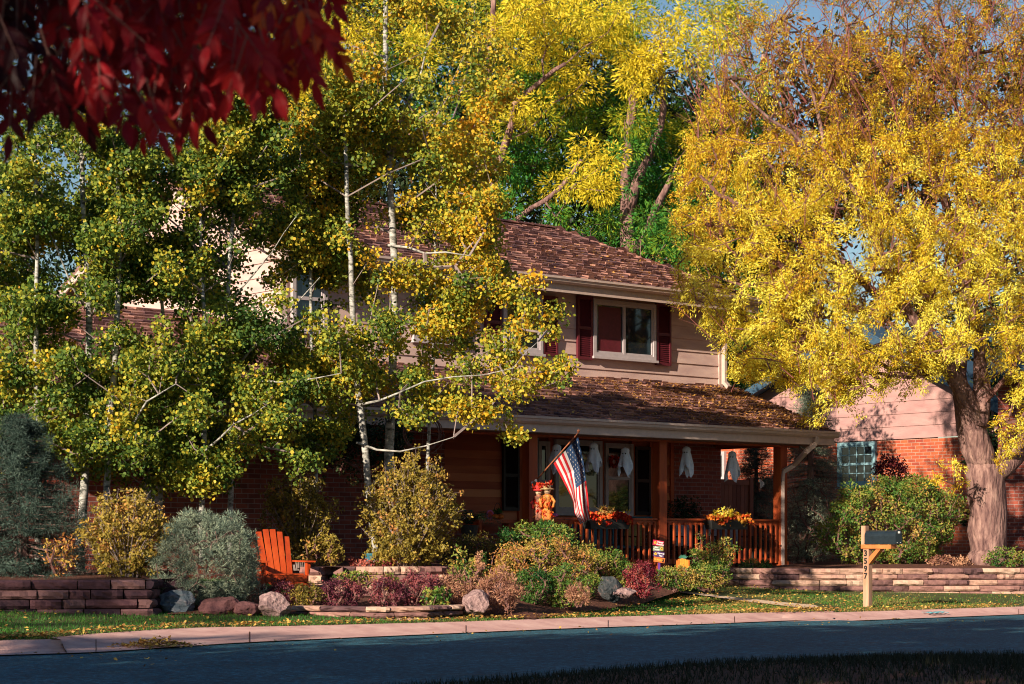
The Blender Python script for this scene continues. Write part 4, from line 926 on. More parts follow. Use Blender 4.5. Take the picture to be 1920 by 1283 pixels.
aspen('aspen with a leafy arm reaching right across the porch roof',[(706,1060),(684,800),(664,640),(650,430),(645,250),(650,120)],.055,
 g_([(885,690,36),(930,700,38),(975,720,40),(1010,705,30),(1040,695,26),(1062,690,16),(900,755,38),(860,780,40),(940,790,26),(965,815,16),(820,735,42),(770,780,36),(790,700,36)],.52)+
 g_([(925,655,32),(955,630,30),(975,600,28),(985,565,20),(998,530,12),(1010,600,24),(1035,620,16),(1045,585,12),(960,670,30)],.55)+
 g_([(640,670,36),(600,640,30),(690,690,32),(640,740,34),(690,760,30),(560,700,32),(630,560,36),(600,470,34),(660,620,30),(640,360,40),(620,270,40)],.45),
 28.2,.5,extra=[[(670,760,0,.02),(760,745,-.5,.013),(860,720,-.8,.009),(960,690,-1.,.005),(1010,640,-1.1,.003)],[(668,830,0,.02),(740,850,-.2,.012),(850,820,-.5,.006)]],auto=52,yr=(120,800),spread=85)
aspen('olive aspen half hidden between the gable corner and the tall trunks',[(590,1060),(592,760),(588,560),(582,400),(580,300)],.035,g_([(560,420,40),(620,400,40),(600,470,40),(540,380,36),(660,440,36),(610,520,34),(570,330,36),(640,340,40)],.42),28.8,.36,auto=74,yr=(300,840),spread=72)
aspen('slender olive aspen covering the middle of the roof and the left upstairs windows',[(800,1060),(806,760),(812,560),(816,420),(818,340)],.03,g_([(800,420,38),(860,420,36),(760,470,36),(820,500,36),(880,500,34),(900,560,30),(780,560,34),(740,400,34),(840,610,32),(740,620,32),(900,440,30)],.48),29.4,.45,auto=34,yr=(340,760),spread=52)
# left aspens
aspen('aspen with a thick pale trunk at the far left showing through leaves',[(150,1075),(157,800),(158,600),(158,450),(154,300),(150,190)],.062,
 g_([(90,420,50),(60,520,45),(140,400,50),(210,480,45),(150,470,35),(40,640,45),(20,480,40),(250,420,44),(110,330,34),(30,400,44),(210,340,34),(160,280,30)],.42),
 26.9,.4,extra=[[(156,570,0,.02),(115,500,-.3,.012),(95,440,-.4,.006)]],auto=34,yr=(200,620),spread=80,dv=-.07)
aspen('aspen with a pale trunk just right of the far left trunk',[(196,1070),(205,860),(212,610),(220,440),(218,320),(216,230)],.05,
 g_([(230,640,48),(180,700,50),(280,690,50),(140,740,50),(220,770,54),(300,760,50),(170,820,40),(260,840,44),(350,700,50),(320,640,40),(120,680,40),(380,770,48)],.45)+g_([(280,360,40),(230,290,36),(260,420,36)],.4),
 26.6,.4,extra=[[(205,860,0,.02),(270,760,-.4,.014),(330,720,-.5,.007)]],auto=40,yr=(230,900),spread=80,dv=-.07)
aspen('aspen with a thin dark trunk in the left middle',[(378,1060),(377,760),(378,620),(374,480),(380,330)],.042,
 g_([(330,470,44),(380,430,44),(300,520,40),(400,500,44),(350,560,36),(430,470,40),(440,380,44),(380,350,46),(320,400,40),(440,300,40),(340,300,40)],.42)+g_([(420,700,44),(460,760,46),(400,640,34),(500,720,44),(480,820,44),(430,850,46),(380,850,36),(520,790,40),(400,905,24),(360,890,30)],.50),
 27.2,.4,extra=[[(378,850,0,.02),(430,800,-.3,.013),(500,760,-.5,.006)]],auto=44,yr=(300,920),spread=75,dv=-.07)
aspen('slim aspen with bare twigs beside the bright gable wall',[(430,1060),(436,820),(433,620),(437,450),(447,290),(450,200)],.042,
 g_([(470,250,50),(520,300,46),(430,230,46),(500,380,44),(550,340,40),(560,440,40),(470,430,34),(580,380,38),(510,180,50),(560,250,44)],.42)+g_([(460,640,30),(560,650,32),(600,590,30),(520,640,30)],.4),
 27.6,.4,extra=[[(436,700,0,.018),(520,600,-.3,.012),(600,520,-.5,.005)],[(436,720,0,.018),(540,720,-.3,.012),(640,700,-.5,.005)],[(436,560,0,.014),(500,470,-.3,.008),(560,400,-.5,.004)]],auto=64,yr=(150,740),spread=75,dv=-.07)
aspen('short leaning aspen at the left edge of the picture',[(70,1075),(72,800),(75,600),(72,430),(66,300)],.045,
 g_([(30,580,44),(80,590,40),(40,720,50),(90,660,36),(20,820,50),(100,800,44),(60,880,36),(0,660,40),(10,330,40),(50,450,40),(-30,500,50),(-30,750,50)],.45)+[(90,440,22,.85),(50,555,24,.95),(90,820,22,.9)],
 26.7,.4,auto=30,yr=(300,900),spread=60,dv=-.07)
aspen('slender aspen half hidden between the two left groups',[(300,1060),(304,800),(300,600),(290,420),(280,300)],.036,
 g_([(180,390,36),(200,440,34),(260,540,36),(200,560,30),(320,830,40),(280,900,30),(240,880,36),(180,880,34),(360,640,36)],.4),
 27.3,.4,auto=36,yr=(280,900),spread=70,dv=-.07)
SK=[(1212,45,22,18),(1234,62,16,14),(1150,120,10,18),(1180,190,14,12),(1255,190,10,14),(1130,110,8,12),(580,180,10,16)]
# --- ash trees behind the house: pompom clumps of lance leaves
def ash(label,limbs,bl,Z,Zr,per=190,sub=.40,fill=None):
    C,Q,V=blobclumps(bl,Z,Zr,sub,1.5)
    if fill: c,q,v=polyclumps(*fill); C+=c;Q+=q;V+=v
    tree('ash_tree',label,limbs,C,Q,V,'ash_leaf','bark',per,.125,.27,'lan','radial',.35,r0=.008,maxr=.12,tw='bark',vs=.09,group='yellow and green ash trees behind the roof',minr=.01,every=4)
Zb=50.0
ash('ash tree with bright yellow pompom clusters above the roof hip',[[(P(905,820,Zb),.2),(P(908,300,Zb),.15),(P(915,170,Zb),.11),(P(930,-60,Zb),.06)],[(P(908,380,Zb),.12),(P(960,200,Zb),.08),(P(1060,120,Zb-1),.05)],[(P(912,450,Zb),.10),(P(1030,380,Zb-1),.06),(P(1090,300,Zb-1),.06)]],
 [(895,205,34,.75,-1.5),(925,60,40,.85,-1.5),(900,280,36,.6,-1.5),(885,340,36,.5,-1.5),(915,385,36,.35,-1.5),(990,25,55,1),(1060,10,60,.95),(960,80,42,1),(1030,100,62,1),(1100,90,50,.95),(1080,150,50,.95),(1000,60,50,1),(880,80,38,.95),(905,120,30,.9),(975,195,40,.9),(1005,220,34,.75),(960,230,30,.7),(965,270,34,.35),(1000,290,34,.3),(980,320,30,.25),(950,340,30,.2),(1060,330,38,.8),(1105,285,50,.95,-2.5),(1140,330,40,.9,-2.6),(1090,350,44,.85,-2.5),(1130,390,40,.45),(1060,400,26,.35),(1100,430,36,.3),(1180,60,50,.75),(1130,30,50,.9),(820,40,60,.85),(780,110,50,.85),(770,270,36,.95),(840,260,30,.9),(700,60,60,.85),(600,60,70,.92),(560,180,50,.9),(560,270,44,.95),(520,340,40,.95),(620,160,60,.9)],Zb,1.6,fill=([(560,-60),(1180,-60),(1180,440),(1060,440),(940,400),(760,300),(560,330)],150,Zb+2.5,1.2,.5,lambda x,y:.62-.0007*y+random.gauss(0,.14),SK))
ash('ash tree with yellow clusters and green lower leaves right of the hip',[[(P(1195,820,Zb+1),.30),(P(1180,480,Zb+1),.22),(P(1172,340,Zb+1),.14),(P(1190,160,Zb+1),.12)],[(P(1185,470,Zb+1),.18),(P(1215,440,Zb+.5),.14),(P(1260,330,Zb),.06)],[(P(1180,400,Zb+1),.14),(P(1235,200,Zb),.08),(P(1240,80,Zb),.05)]],
 [(1190,215,34,.6,-1),(1175,270,30,.4,-1),(1200,160,40,.9,-1),(1190,110,48,1),(1230,100,50,.98),(1170,140,34,.95),(1215,150,36,.95),(1290,40,40,.95),(1310,80,40,.9),(1340,30,40,.9),(1370,70,36,.9),(1330,130,36,.85),(1250,230,44,.6),(1220,270,40,.35),(1280,260,40,.65),(1240,310,44,.3),(1210,340,36,.3),(1260,360,44,.3),(1200,390,36,.3),(1230,420,40,.25),(1280,410,34,.3),(1300,340,40,.5),(1190,440,30,.3),(1320,440,40,.35),(1290,480,24,.2),(1150,300,20,.3),(1340,200,40,.8)],Zb+.5,1.6,fill=([(1130,-60),(1420,-60),(1420,520),(1300,520),(1150,440)],90,Zb+2.5,1.2,.5,lambda x,y:.62-.0009*y+random.gauss(0,.12),SK))
ash('small green ash tree added close behind the right end of the roof to shade the brick house',[[(Vector((3.3,45.6,-.8)),.14),(Vector((3.3,45.6,3)),.1),(Vector((3.2,45.6,6)),.04)]],[(1190,500,40,.28),(1230,470,40,.3),(1270,450,36,.32),(1290,500,40,.3),(1240,520,40,.22),(1310,560,40,.25),(1270,560,44,.22),(1220,430,30,.35),(1210,560,40,.2),(1300,600,44,.2),(1250,620,50,.2),(1200,680,60,.2),(1300,700,60,.2),(1340,640,50,.25),(1390,600,40,.4,-1),(1420,560,40,.5,-1),(1400,650,40,.45,-1),(1440,620,40,.5,-1),(1350,720,50,.2)],45.6,1.2)  # added tree; its low crown behind the roof shades the neighbour wall
# dark evergreen and oak masses that close the gaps
def mass(name,label,poly,n,Z,Zr,r,v,per,holes=(),trunk=None,mat='dark_leaf',L=.24):
    C,Q,V=polyclumps(poly,n,Z,Zr,r,lambda x,y:v+random.gauss(0,.15),holes,front=.6)
    xs=[p[0] for p in poly]; cx=trunk or (min(xs)+max(xs))/2; 
    tree(name,label,[[(P(cx,1010+900/Z*1.0,Z),.4),(P(cx,500,Z),.28),(P(cx+8,100,Z),.1)]],C,Q,V,mat,'bark',per,L,.4,'lan','random',.3,r0=.02,maxr=.15,every=5,minr=.02,group='darker trees behind the houses')
SK=[(1212,45,22,18),(1234,62,16,14),(1150,120,10,18),(1180,190,14,12),(1255,190,10,14),(1130,110,8,12),(580,180,10,16)]
mass('oak_tree','brown and dark green oak behind the roof and the yellow ash clusters',[(560,-60),(1160,-60),(1180,480),(560,480)],560,58,2.5,.9,.35,70,SK)
mass('oak_tree','dark oak filling the gap between the ash and the locust',[(1120,60),(1300,140),(1480,300),(1500,760),(1250,600),(1110,470)],330,59,2.5,.9,.25,70,SK+[(1380,560,30,20)])
mass('dark_tree','dark tree behind the left gable below the open sky',[(-150,-60),(600,-60),(640,400),(200,520),(-150,560)],430,60,2.5,.9,.4,60,SK+[(130,325,75,42),(30,280,34,20),(85,40,14,22),(40,160,20,14),(180,190,14,20)])
mass('oak_tree','brown leafed oak standing behind the big yellow locust',[(1440,70),(1560,50),(1700,90),(2100,60),(2100,820),(1500,760),(1400,600),(1380,200)],420,58,2.5,.8,.75,90,[(1535,30,60,40),(1835,275,20,16),(1420,660,40,16),(1905,30,20,20)])
mass('golden_tree','distant golden tree behind the roof valley left of the brick house',[(1330,560),(1500,560),(1520,760),(1340,760)],90,75,2.5,.8,.5,60,[(1385,700,6,10)],mat='locust_leaf')
mass('dark_tree','dark tree in shadow right of the big furrowed trunk',[(1860,620),(2100,500),(2100,1060),(1850,1060),(1840,900)],200,48,1.5,.6,.15,70)
# --- the big honey locust on the right
ZL=37.6
T=lambda x,y,d=0,r=.1:(P(x,y,ZL+d),r)
limbs=[[T(1850,1066,0,.46),T(1853,1030,0,.37),T(1852,960,0,.33),T(1850,900,0,.35),T(1846,870,0,.33)],
 [T(1848,890,0,.27),T(1825,810,-.2,.22),T(1790,740,-.4,.18),T(1755,670,-.6,.15),T(1700,560,-.9,.11),T(1640,440,-1.2,.07),T(1560,300,-1.4,.03)],
 [T(1840,880,.2,.24),T(1810,800,.3,.20),T(1790,700,.3,.16),T(1780,560,.2,.12),T(1740,380,.2,.08),T(1700,200,.2,.04),T(1690,60,.2,.02)],
 [T(1835,800,-.3,.20),T(1842,720,-.2,.15),T(1850,650,0,.11),T(1830,450,0,.08),T(1800,250,0,.05),T(1780,80,0,.02)],
 [T(1856,890,0,.27),T(1900,850,.1,.22),T(1960,780,.2,.17),T(2010,600,.4,.12),T(2000,300,.4,.06)],
 [T(1720,600,-.8,.09),T(1600,500,-1.4,.06),T(1480,420,-1.7,.04),T(1380,380,-1.8,.02)],
 [T(1640,440,-1.2,.05),T(1545,310,-1.3,.045),T(1520,200,-1.2,.03),T(1500,60,-1.1,.012)],
 [T(1545,310,-1.3,.04),T(1440,230,-1.5,.028),T(1370,150,-1.6,.012)],
 [T(1780,560,.2,.08),T(1620,280,0,.06),T(1600,170,0,.04),T(1580,-20,0,.015)],
 [T(1620,280,0,.04),T(1660,120,.2,.025),T(1680,-40,.2,.01)]]
top=[(1300,-60),(2050,-60),(2050,240),(1700,260),(1500,240),(1300,250),(1290,120),(1400,40)]
c1=polyclumps([(1400,30),(1480,-10),(1600,-60),(2050,-60),(2050,280),(1300,280),(1310,180),(1350,90)],500,38.2,2.6,.20,lambda x,y:.24+.0011*max(0,y+60)+random.gauss(0,.15),[(1480,10,70,16),(1560,30,40,14),(1450,120,14,14)],front=.55)
c2=polyclumps([(1290,260),(2050,230),(2050,700),(1900,760),(1840,640),(1790,660),(1700,700),(1610,720),(1600,760),(1570,760),(1545,800),(1515,800),(1525,740),(1500,700),(1400,710),(1362,700),(1370,640),(1330,610),(1275,560),(1265,500),(1290,470),(1262,400),(1275,330)],1250,37.8,3.2,.21,lambda x,y:min(.84,.52+.0011*max(0,y-200))+random.gauss(0,.15),[(1820,270,14,14),(1700,350,34,20),(1420,640,36,12),(1760,380,30,24),(1590,470,30,22),(1860,570,36,24),(1660,600,40,14),(1700,680,60,18),(1500,600,26,14)],front=.75)
c2b=polyclumps([(1370,560),(1620,640),(1790,640),(1800,690),(1700,730),(1600,740),(1500,735),(1440,720),(1380,690)],150,36.6,1.2,.19,lambda x,y:.80+random.gauss(0,.12),[(1440,660,26,12)],front=.6)
c3=polyclumps([(1860,790),(1960,730),(1960,880),(1880,850)],26,36.8,.8,.17,lambda x,y:.75+random.gauss(0,.1))
c4=blobclumps([(1780,880,20,.75),(1800,905,18,.7),(1760,900,16,.75),(1900,830,18,.6),(1870,860,16,.7),(1560,745,22,.8),(1535,785,16,.8),(1600,720,24,.8),(1500,560,22,.8)],ZL-1,.3,.13,1)
C=c1[0]+c2[0]+c3[0]+c4[0]+c2b[0];Q=c1[1]+c2[1]+c3[1]+c4[1]+c2b[1];V=c1[2]+c2[2]+c3[2]+c4[2]+c2b[2]
lt=tree('honey_locust','large spreading honey locust with yellow feathery leaves and thick furrowed trunk',limbs,C,Q,V,'locust_leaf','bark',150,.062,.30,'lan','frond',.9,r0=.0085,maxr=.07,tw='twig',vs=.16,shell=.15,limbn=14,minr=.006,rough_=.05)
mb=MB(); lb=Vector(lt.location)
for c in random.sample(c1[0],330)+random.sample(c2[0],170):
    a=c-lb+Vector((random.gauss(0,.1),random.gauss(0,.1),-.35)); d=Vector((random.gauss(-.25,.4),random.gauss(-.1,.3),1)).normalized(); l=random.uniform(.5,1.3); m_=a+d*l*.5+Vector((random.gauss(0,.04),0,0)); mb.tube([a,m_,a+d*l],[.010,.007,.002],4,cap=False)
    for _ in range(3):
        q=a.lerp(m_,random.uniform(.4,1.3)); e_=(d+Vector((random.gauss(0,.6),random.gauss(0,.4),random.gauss(0,.3)))).normalized(); mb.tube([q,q+e_*random.uniform(.2,.5)],[.005,.0015],3,cap=False)
mb.build('bare_twigs',M['redtwig'],lt)
# --- red leaved tree in the near foreground; its crown hangs in from above
def redtree():
    base=Vector((-3.3,4.6,-.95)); root=empty('red_leaf_tree',tuple(base),0,'near tree whose dark red drooping leaves hang in from the top left corner','tree')
    mb=MB(); tk=[(0,0,0),(.05,-.02,1.0),(.1,0,2.2),(.2,.05,3.2),(.35,.1,4.6),(.6,.2,6.4)]; mb.tube(tk,[.2,.15,.13,.12,.09,.04],12); 
    limb=[[(.12,0,2.2),(1.0,-.05,2.55),(1.9,.0,2.45),(2.6,.0,2.25),(2.85,.0,2.3)],[(.2,.05,3.0),(1.2,.1,3.2),(2.2,.1,2.95),(2.5,.1,2.9)],[(.1,0,1.9),(.9,.1,2.2),(1.5,.15,2.3),(1.9,.1,2.2)],[(.3,.1,4.2),(1.5,-.4,4.4),(2.6,-.8,4.2)]]
    for lm in limb: mb.tube(lm,[.05,.035,.022,.012,.006][:len(lm)],7)
    mb.build('trunk',M['bark'],root,smooth=True)
    # pinnate leaves: five to seven leaflets each, drooping
    mbL=MB(); tw=MB()
    def leaflet(p,d,L,v):
        d=d.normalized(); s=d.cross(Vector((random.gauss(0,.5),-1,random.gauss(0,.5)))).normalized(); n=s.cross(d); w_=L*.19; cup=.10*L
        A=[p,p+d*L*.22+s*w_*.8,p+d*L*.5+s*w_-n*cup*.3,p+d*L*.8+s*w_*.5-n*cup,p+d*L-n*cup*2.2,p+d*L*.8-s*w_*.5-n*cup,p+d*L*.5-s*w_-n*cup*.3,p+d*L*.22-s*w_*.8]
        mid=[p+d*L*.22-n*w_*.25,p+d*L*.5-n*w_*.3,p+d*L*.8-n*(cup+w_*.2)]
        mbL.mesh(A+mid,[(0,1,8),(1,2,9,8),(2,3,10,9),(3,4,10),(4,5,10),(5,6,9,10),(6,7,8,9),(7,0,8)],v)
    Z=4.2
    poly=[(-60,-60),(620,-60),(610,60),(590,115),(530,135),(490,170),(450,150),(420,190),(400,215),(330,205),(300,250),(255,240),(225,215),(160,165),(140,225),(90,240),(60,200),(-10,230),(-60,250)]
    for i in range(600):
        while True:
            x=random.uniform(-60,600);y=random.uniform(-330,250)
            if y<-40 or inpoly(x,y,poly): break
        if (60<x<110 and 50<y<130) or (x<60 and 120<y<200 and random.random()<.7) or (150<x<175 and 200<y<300): continue
        z=Z+random.uniform(-.55,.6); p=P(x,y-48,z)-base; ax=Vector((random.gauss(.15,.5),random.gauss(-.1,.4),-1)).normalized()
        k=random.choice((3,5,5,7)); ln=random.uniform(.07,.12); v=max(0,min(1,random.gauss(.36+.0006*x,.14)))-(.35 if x<130 else 0)  # leftmost leaves darker, shade put into their tone
        sd=ax.cross(Vector((random.gauss(0,.3),-1,.2))).normalized()
        tw.tube([p-ax*.03,p+ax*ln],[.0016,.0008],4,cap=False,val=.2)
        for j in range(k//2):
            q=p+ax*ln*(j+.6)/(k//2+.3)
            for sg in (-1,1): leaflet(q,ax*.8+sd*sg*.75+Vector((0,0,-.35)),random.uniform(.040,.062),v+random.gauss(0,.06))
        leaflet(p+ax*ln,ax+Vector((0,0,-.3)),random.uniform(.048,.070),v)
    # rest of the crown, outside the picture
    mbL.build('crown',M['red_leaf'],root); tw.build('leaf_stalks',M['twig'],root)
    C=[Vector((random.gauss(.6,1.5),random.gauss(-.4,1.6),random.uniform(2.9,6.8))) for _ in range(150)]
    C=[c for c in C if not ((c+base).z<.29*(c+base).y+.75 and (c+base).x>-.28*(c+base).y-.6)]
    leaves('upper_crown',C,[.34]*len(C),[.4]*len(C),60,.09,.45,M['red_leaf'],root,'lan','random',.6,shell=.1)
    mb=MB(); skeleton(mb,[Vector(t) for t in tk[3:]]+[Vector(q) for lm in limb for q in lm],C,r0=.006,n=4,maxr=.03); mb.build('branches',M['bark'],root)
redtree()
# --- unseen street trees added on the camera's side, sized to shade the road
def streettree(label,x,y,zlo,zhi,rad,n,seed):
    random.seed(seed); base=Vector((x,y,-.85)); C=[];Q=[];V=[]
    for _ in range(n):
        d=Vector((random.gauss(0,1),random.gauss(0,1),random.gauss(0,1))).normalized()*random.uniform(.2,1)**.5
        C.append(Vector((x+d.x*rad,y+d.y*rad,(zlo+zhi)/2+d.z*(zhi-zlo)/2))); Q.append(.75*random.uniform(.7,1.3)); V.append(.4+random.gauss(0,.2))
    tree('street_tree',label,[[(base,.3),(Vector((x,y,zlo+.5)),.22),(Vector((x,y,zhi-2)),.08)]],C,Q,V,'dark_leaf','bark',60,.30,.6,'lan','random',.2,r0=.02,minr=.015,maxr=.12,every=2,group='street trees on the near side of the road')
for i,(x,y,zl,zh,rd,n) in enumerate([(-5.6,6.2,2.6,9.6,4.2,170),(-13,.6,2.2,8.7,4.2,150),(-20,-4.5,2.0,10.0,4.4,160),(-28,-10,2.0,16,5.0,160),(6.4,15.8,5.2,10.6,3.2,100),(-8,-3,2.2,11,4.2,140),(-17,-10,2.2,13,4.5,120)]): streettree(('maple','second maple','third maple','farthest maple','maple right of the camera','low maple left of the camera','low maple far left')[i]+' on the near side of the road, out of view, shading the asphalt',x,y,zl,zh,rd,n,100+i)
random.seed(77)

# ------------------------------------------------------------------ small things
def bx(mb,c,sx,sy,sz,**k): mb.box(c[0]-sx/2,c[0]+sx/2,c[1]-sy/2,c[1]+sy/2,c[2],c[2]+sz,**k)
# mailbox on its numbered post
b=P(1627,1133,30.6); b.z=gz(b.x,b.y)
mbx=empty('mailbox',tuple(b),R(-45),'dark blue mailbox on a wooden post numbered 3597 by the kerb','mailbox')
hp=lambda py:(HY-py)/F*30.6-b.z
mb=MB(); mb.box(-.05,.05,-.05,.05,-.05,hp(1029)); mb.build('post',M['palewood'],mbx)
mb=MB(); mb.box(-.09,-.012,-.045,.045,hp(1029),hp(986)); mb.build('post_top',M['palewood'],mbx)
mb=MB(); mb.box(-.075,.47,-.075,.075,hp(1029)+.002,hp(1021)); mb.build('shelf',M['orangewood'],mbx)
mb=MB(); z0=hp(1029); mb.prism([(.052,-.045,z0-.24),(.052,-.045,z0-.13),(.19,-.045,z0-.002),(.27,-.045,z0-.002)],(0,.09,0)); mb.build('brace',M['orangewood'],mbx)
z0=hp(1021)+.004; prof=[(-.085,0),(-.085,.125)]+[(-.085*math.cos(t),.125+.085*math.sin(t)) for t in [math.pi*i/10 for i in range(1,10)]]+[(.085,.125),(.085,0)]
mb=MB(); mb.prism([(-.0,y,z0+z) for y,z in prof],(.55,0,0)); mb.box(-.0,.55,-.092,.092,z0,z0+.012); bd=mb.build('box',M['blackmetal'],mbx)
mb=MB(); mb.prism([(.552,y*1.06,z0+z*1.03+.003) for y,z in prof],(.014,0,0)); dr=mb.build('door',M['blackmetal'],mbx)
mb=MB(); mb.box(.566,.585,-.012,.012,z0+.165,z0+.195); mb.box(.566,.571,-.05,-.035,z0+.02,z0+.03); mb.box(.566,.571,.035,.05,z0+.02,z0+.03); mb.build('handle',M['white'],dr)
mb=MB(); mb.box(.16,.19,.088,.094,z0+.08,z0+.19); mb.build('flag',M['red_plastic'],mbx)
for ch,py in (('3',1038),('5',1052.5),('9',1067),('7',1080.5)):
    text('number',ch,.125,M['black'],(-.004,-.053,hp(py)),(1,0,0),(0,0,1),mbx,bold=.004)
# american flag on a pole fixed to the left porch post
ZF=34.1
fr=empty('flag',tuple(P(998,908,34.25)),0,'stars and stripes flag hanging from a wooden pole on the porch post','flag')
fb=Vector(fr.location)
mb=MB(); a=P(1000,907,34.2)-fb; t=P(1085,811,32.9)-fb; mb.tube([a,t],[.014,.012],8); mb.lathe(t,[(.006,-.0),(.022,.012),(.026,.03),(.016,.045)],10); mb.build('pole',M['wood_pole'],fr)
mb=MB(); bx(mb,(P(997,915,34.3)-fb),.07,.02,.11); mb.tube([P(998,909,34.28)-fb,P(1005,901,34.05)-fb],.024,8); mb.build('bracket',M['white'],fr)
def lerp2(L_,t):
    t=max(0,min(.9999,t))*(len(L_)-1); i=int(t); f=t-i; f=f
    return [L_[i][k]+(L_[i+1][k]-L_[i][k])*f for k in range(len(L_[0]))]
eL=[(1038,869,33.62),(1052,895,33.66),(1066,922,33.70),(1075,941,33.78),(1077,962,33.7),(1088,984,33.6)]
eM=[(1062,843,33.3),(1077,880,33.62),(1080,910,33.66),(1081,938,33.66),(1086,962,33.62),(1094,979,33.55)]
eR=[(1084,819,33.0),(1094,866,33.12),(1098,895,33.2),(1102,925,33.26),(1104,952,33.3),(1107,972,33.3)]
def fp(a,b_):
    l,m,r=lerp2(eL,b_),lerp2(eM,b_),lerp2(eR,b_)
    if a<.5: s=a*2; q=[l[k]+(m[k]-l[k])*s for k in range(3)]
    else: s=a*2-1; q=[m[k]+(r[k]-m[k])*s for k in range(3)]
    q[2]+=.035*math.sin(a*19+b_*3)*(b_**.5)+.03*math.sin(a*7+b_*9)*b_
    return P(*q)-fb
NA,NBq=26,34; mb=MB()
for i in range(NA):
    for j in range(NBq):
        a0,a1,b0,b1=i/NA,(i+1)/NA,j/NBq,(j+1)/NBq; st=12-i//2
        mb.cur=2 if (st<=6 and j<NBq*.42) else (0 if st%2==0 else 1)
        mb.face([fp(a0,b0),fp(a1,b0),fp(a1,b1),fp(a0,b1)])
fc=mb.build('flag_cloth',[M['flag_red'],M['flag_white'],M['flag_blue']],fr)
mb=MB()
for r_ in range(9):
    for c_ in range(6 if r_%2==0 else 5):
        a0=1-(7/13)*(r_+1)/10; b0=.42*((c_+.5)/6 if r_%2==0 else (c_+1)/6); pts=[]
        for k in range(10):
            an=math.pi*k/5; rad=(1 if k%2==0 else .42); pts.append(fp(a0+.017*rad*math.cos(an),b0+.0125*rad*math.sin(an))+Vector((-.004,-.012,0)))
        mb.face(pts)
mb.build('stars',M['flag_white'],fc)
# cloth ghosts hanging from the porch beam
def ghost(px,y0,y1,lab,seed):
    rr=random.Random(seed); u=U(px,1.88); top=HP(u,1.88,0); Z=top.y; h=(y1-y0)/F*Z; top.z=(HY-y0)/F*Z
    root=empty('ghost_decoration',tuple(top),0,lab,'halloween decoration',G2); mb=MB(); n=28; vs=[]; ph=rr.uniform(0,6)
    hem=[h*(.62+.38*abs(math.sin(k/n*2*math.pi*1.5+ph))**2+rr.uniform(-.05,.05)) for k in range(n)]
    rings=[0,.04,.1,.16,.24,.4,.6,.8,1]
    rads=[.012,.05,.07,.072,.068,.085,.10,.115,.11]
    for t,ra in zip(rings,rads):
        for k in range(n):
            an=2*math.pi*k/n; z=-t*hem[k] if t>.24 else -t*h*.8
            if t>.24: z=-(.24*h*.8+(t-.24)/.76*(hem[k]-.24*h*.8))
            r2=ra*(1+(.22*math.sin(an*5+ph)+.12*math.sin(an*9))*max(0,t-.15)*1.3); vs.append(Vector((r2*math.cos(an)*1.1,r2*math.sin(an)*.8,z)))
    mb.mesh(vs,[(i*n+k,i*n+(k+1)%n,(i+1)*n+(k+1)%n,(i+1)*n+k) for i in range(len(rings)-1) for k in range(n)])
    mb.build('cloth',M['ghost_cloth'],root,smooth=True)
    mb=MB(); mb.tube([(0,0,-.02),(0,0,max(.04,1.80-top.z))],.003,4); mb.build('string',M['black'],root)
    mb=MB(); [mb.lathe((sx*.025-.02,-.062,-.115),[(.004,-.014),(.012,0),(.004,.014)],8) for sx in (-1,1)]; mb.build('eyes',M['black'],root)
G2='cloth ghosts hanging along the porch beam'
for px,y0,y1,lab in ((1044,833,890,'cloth ghost partly hidden behind the flag pole'),(1113,830,888,'cloth ghost hanging just right of the flag'),(1172,839,894,'cloth ghost hanging before the window with the red wreath'),(1287,837,895,'cloth ghost hanging just right of the middle porch post'),(1373,846,905,'rightmost cloth ghost above the wooden gate')): ghost(px,y0,y1,lab,px)
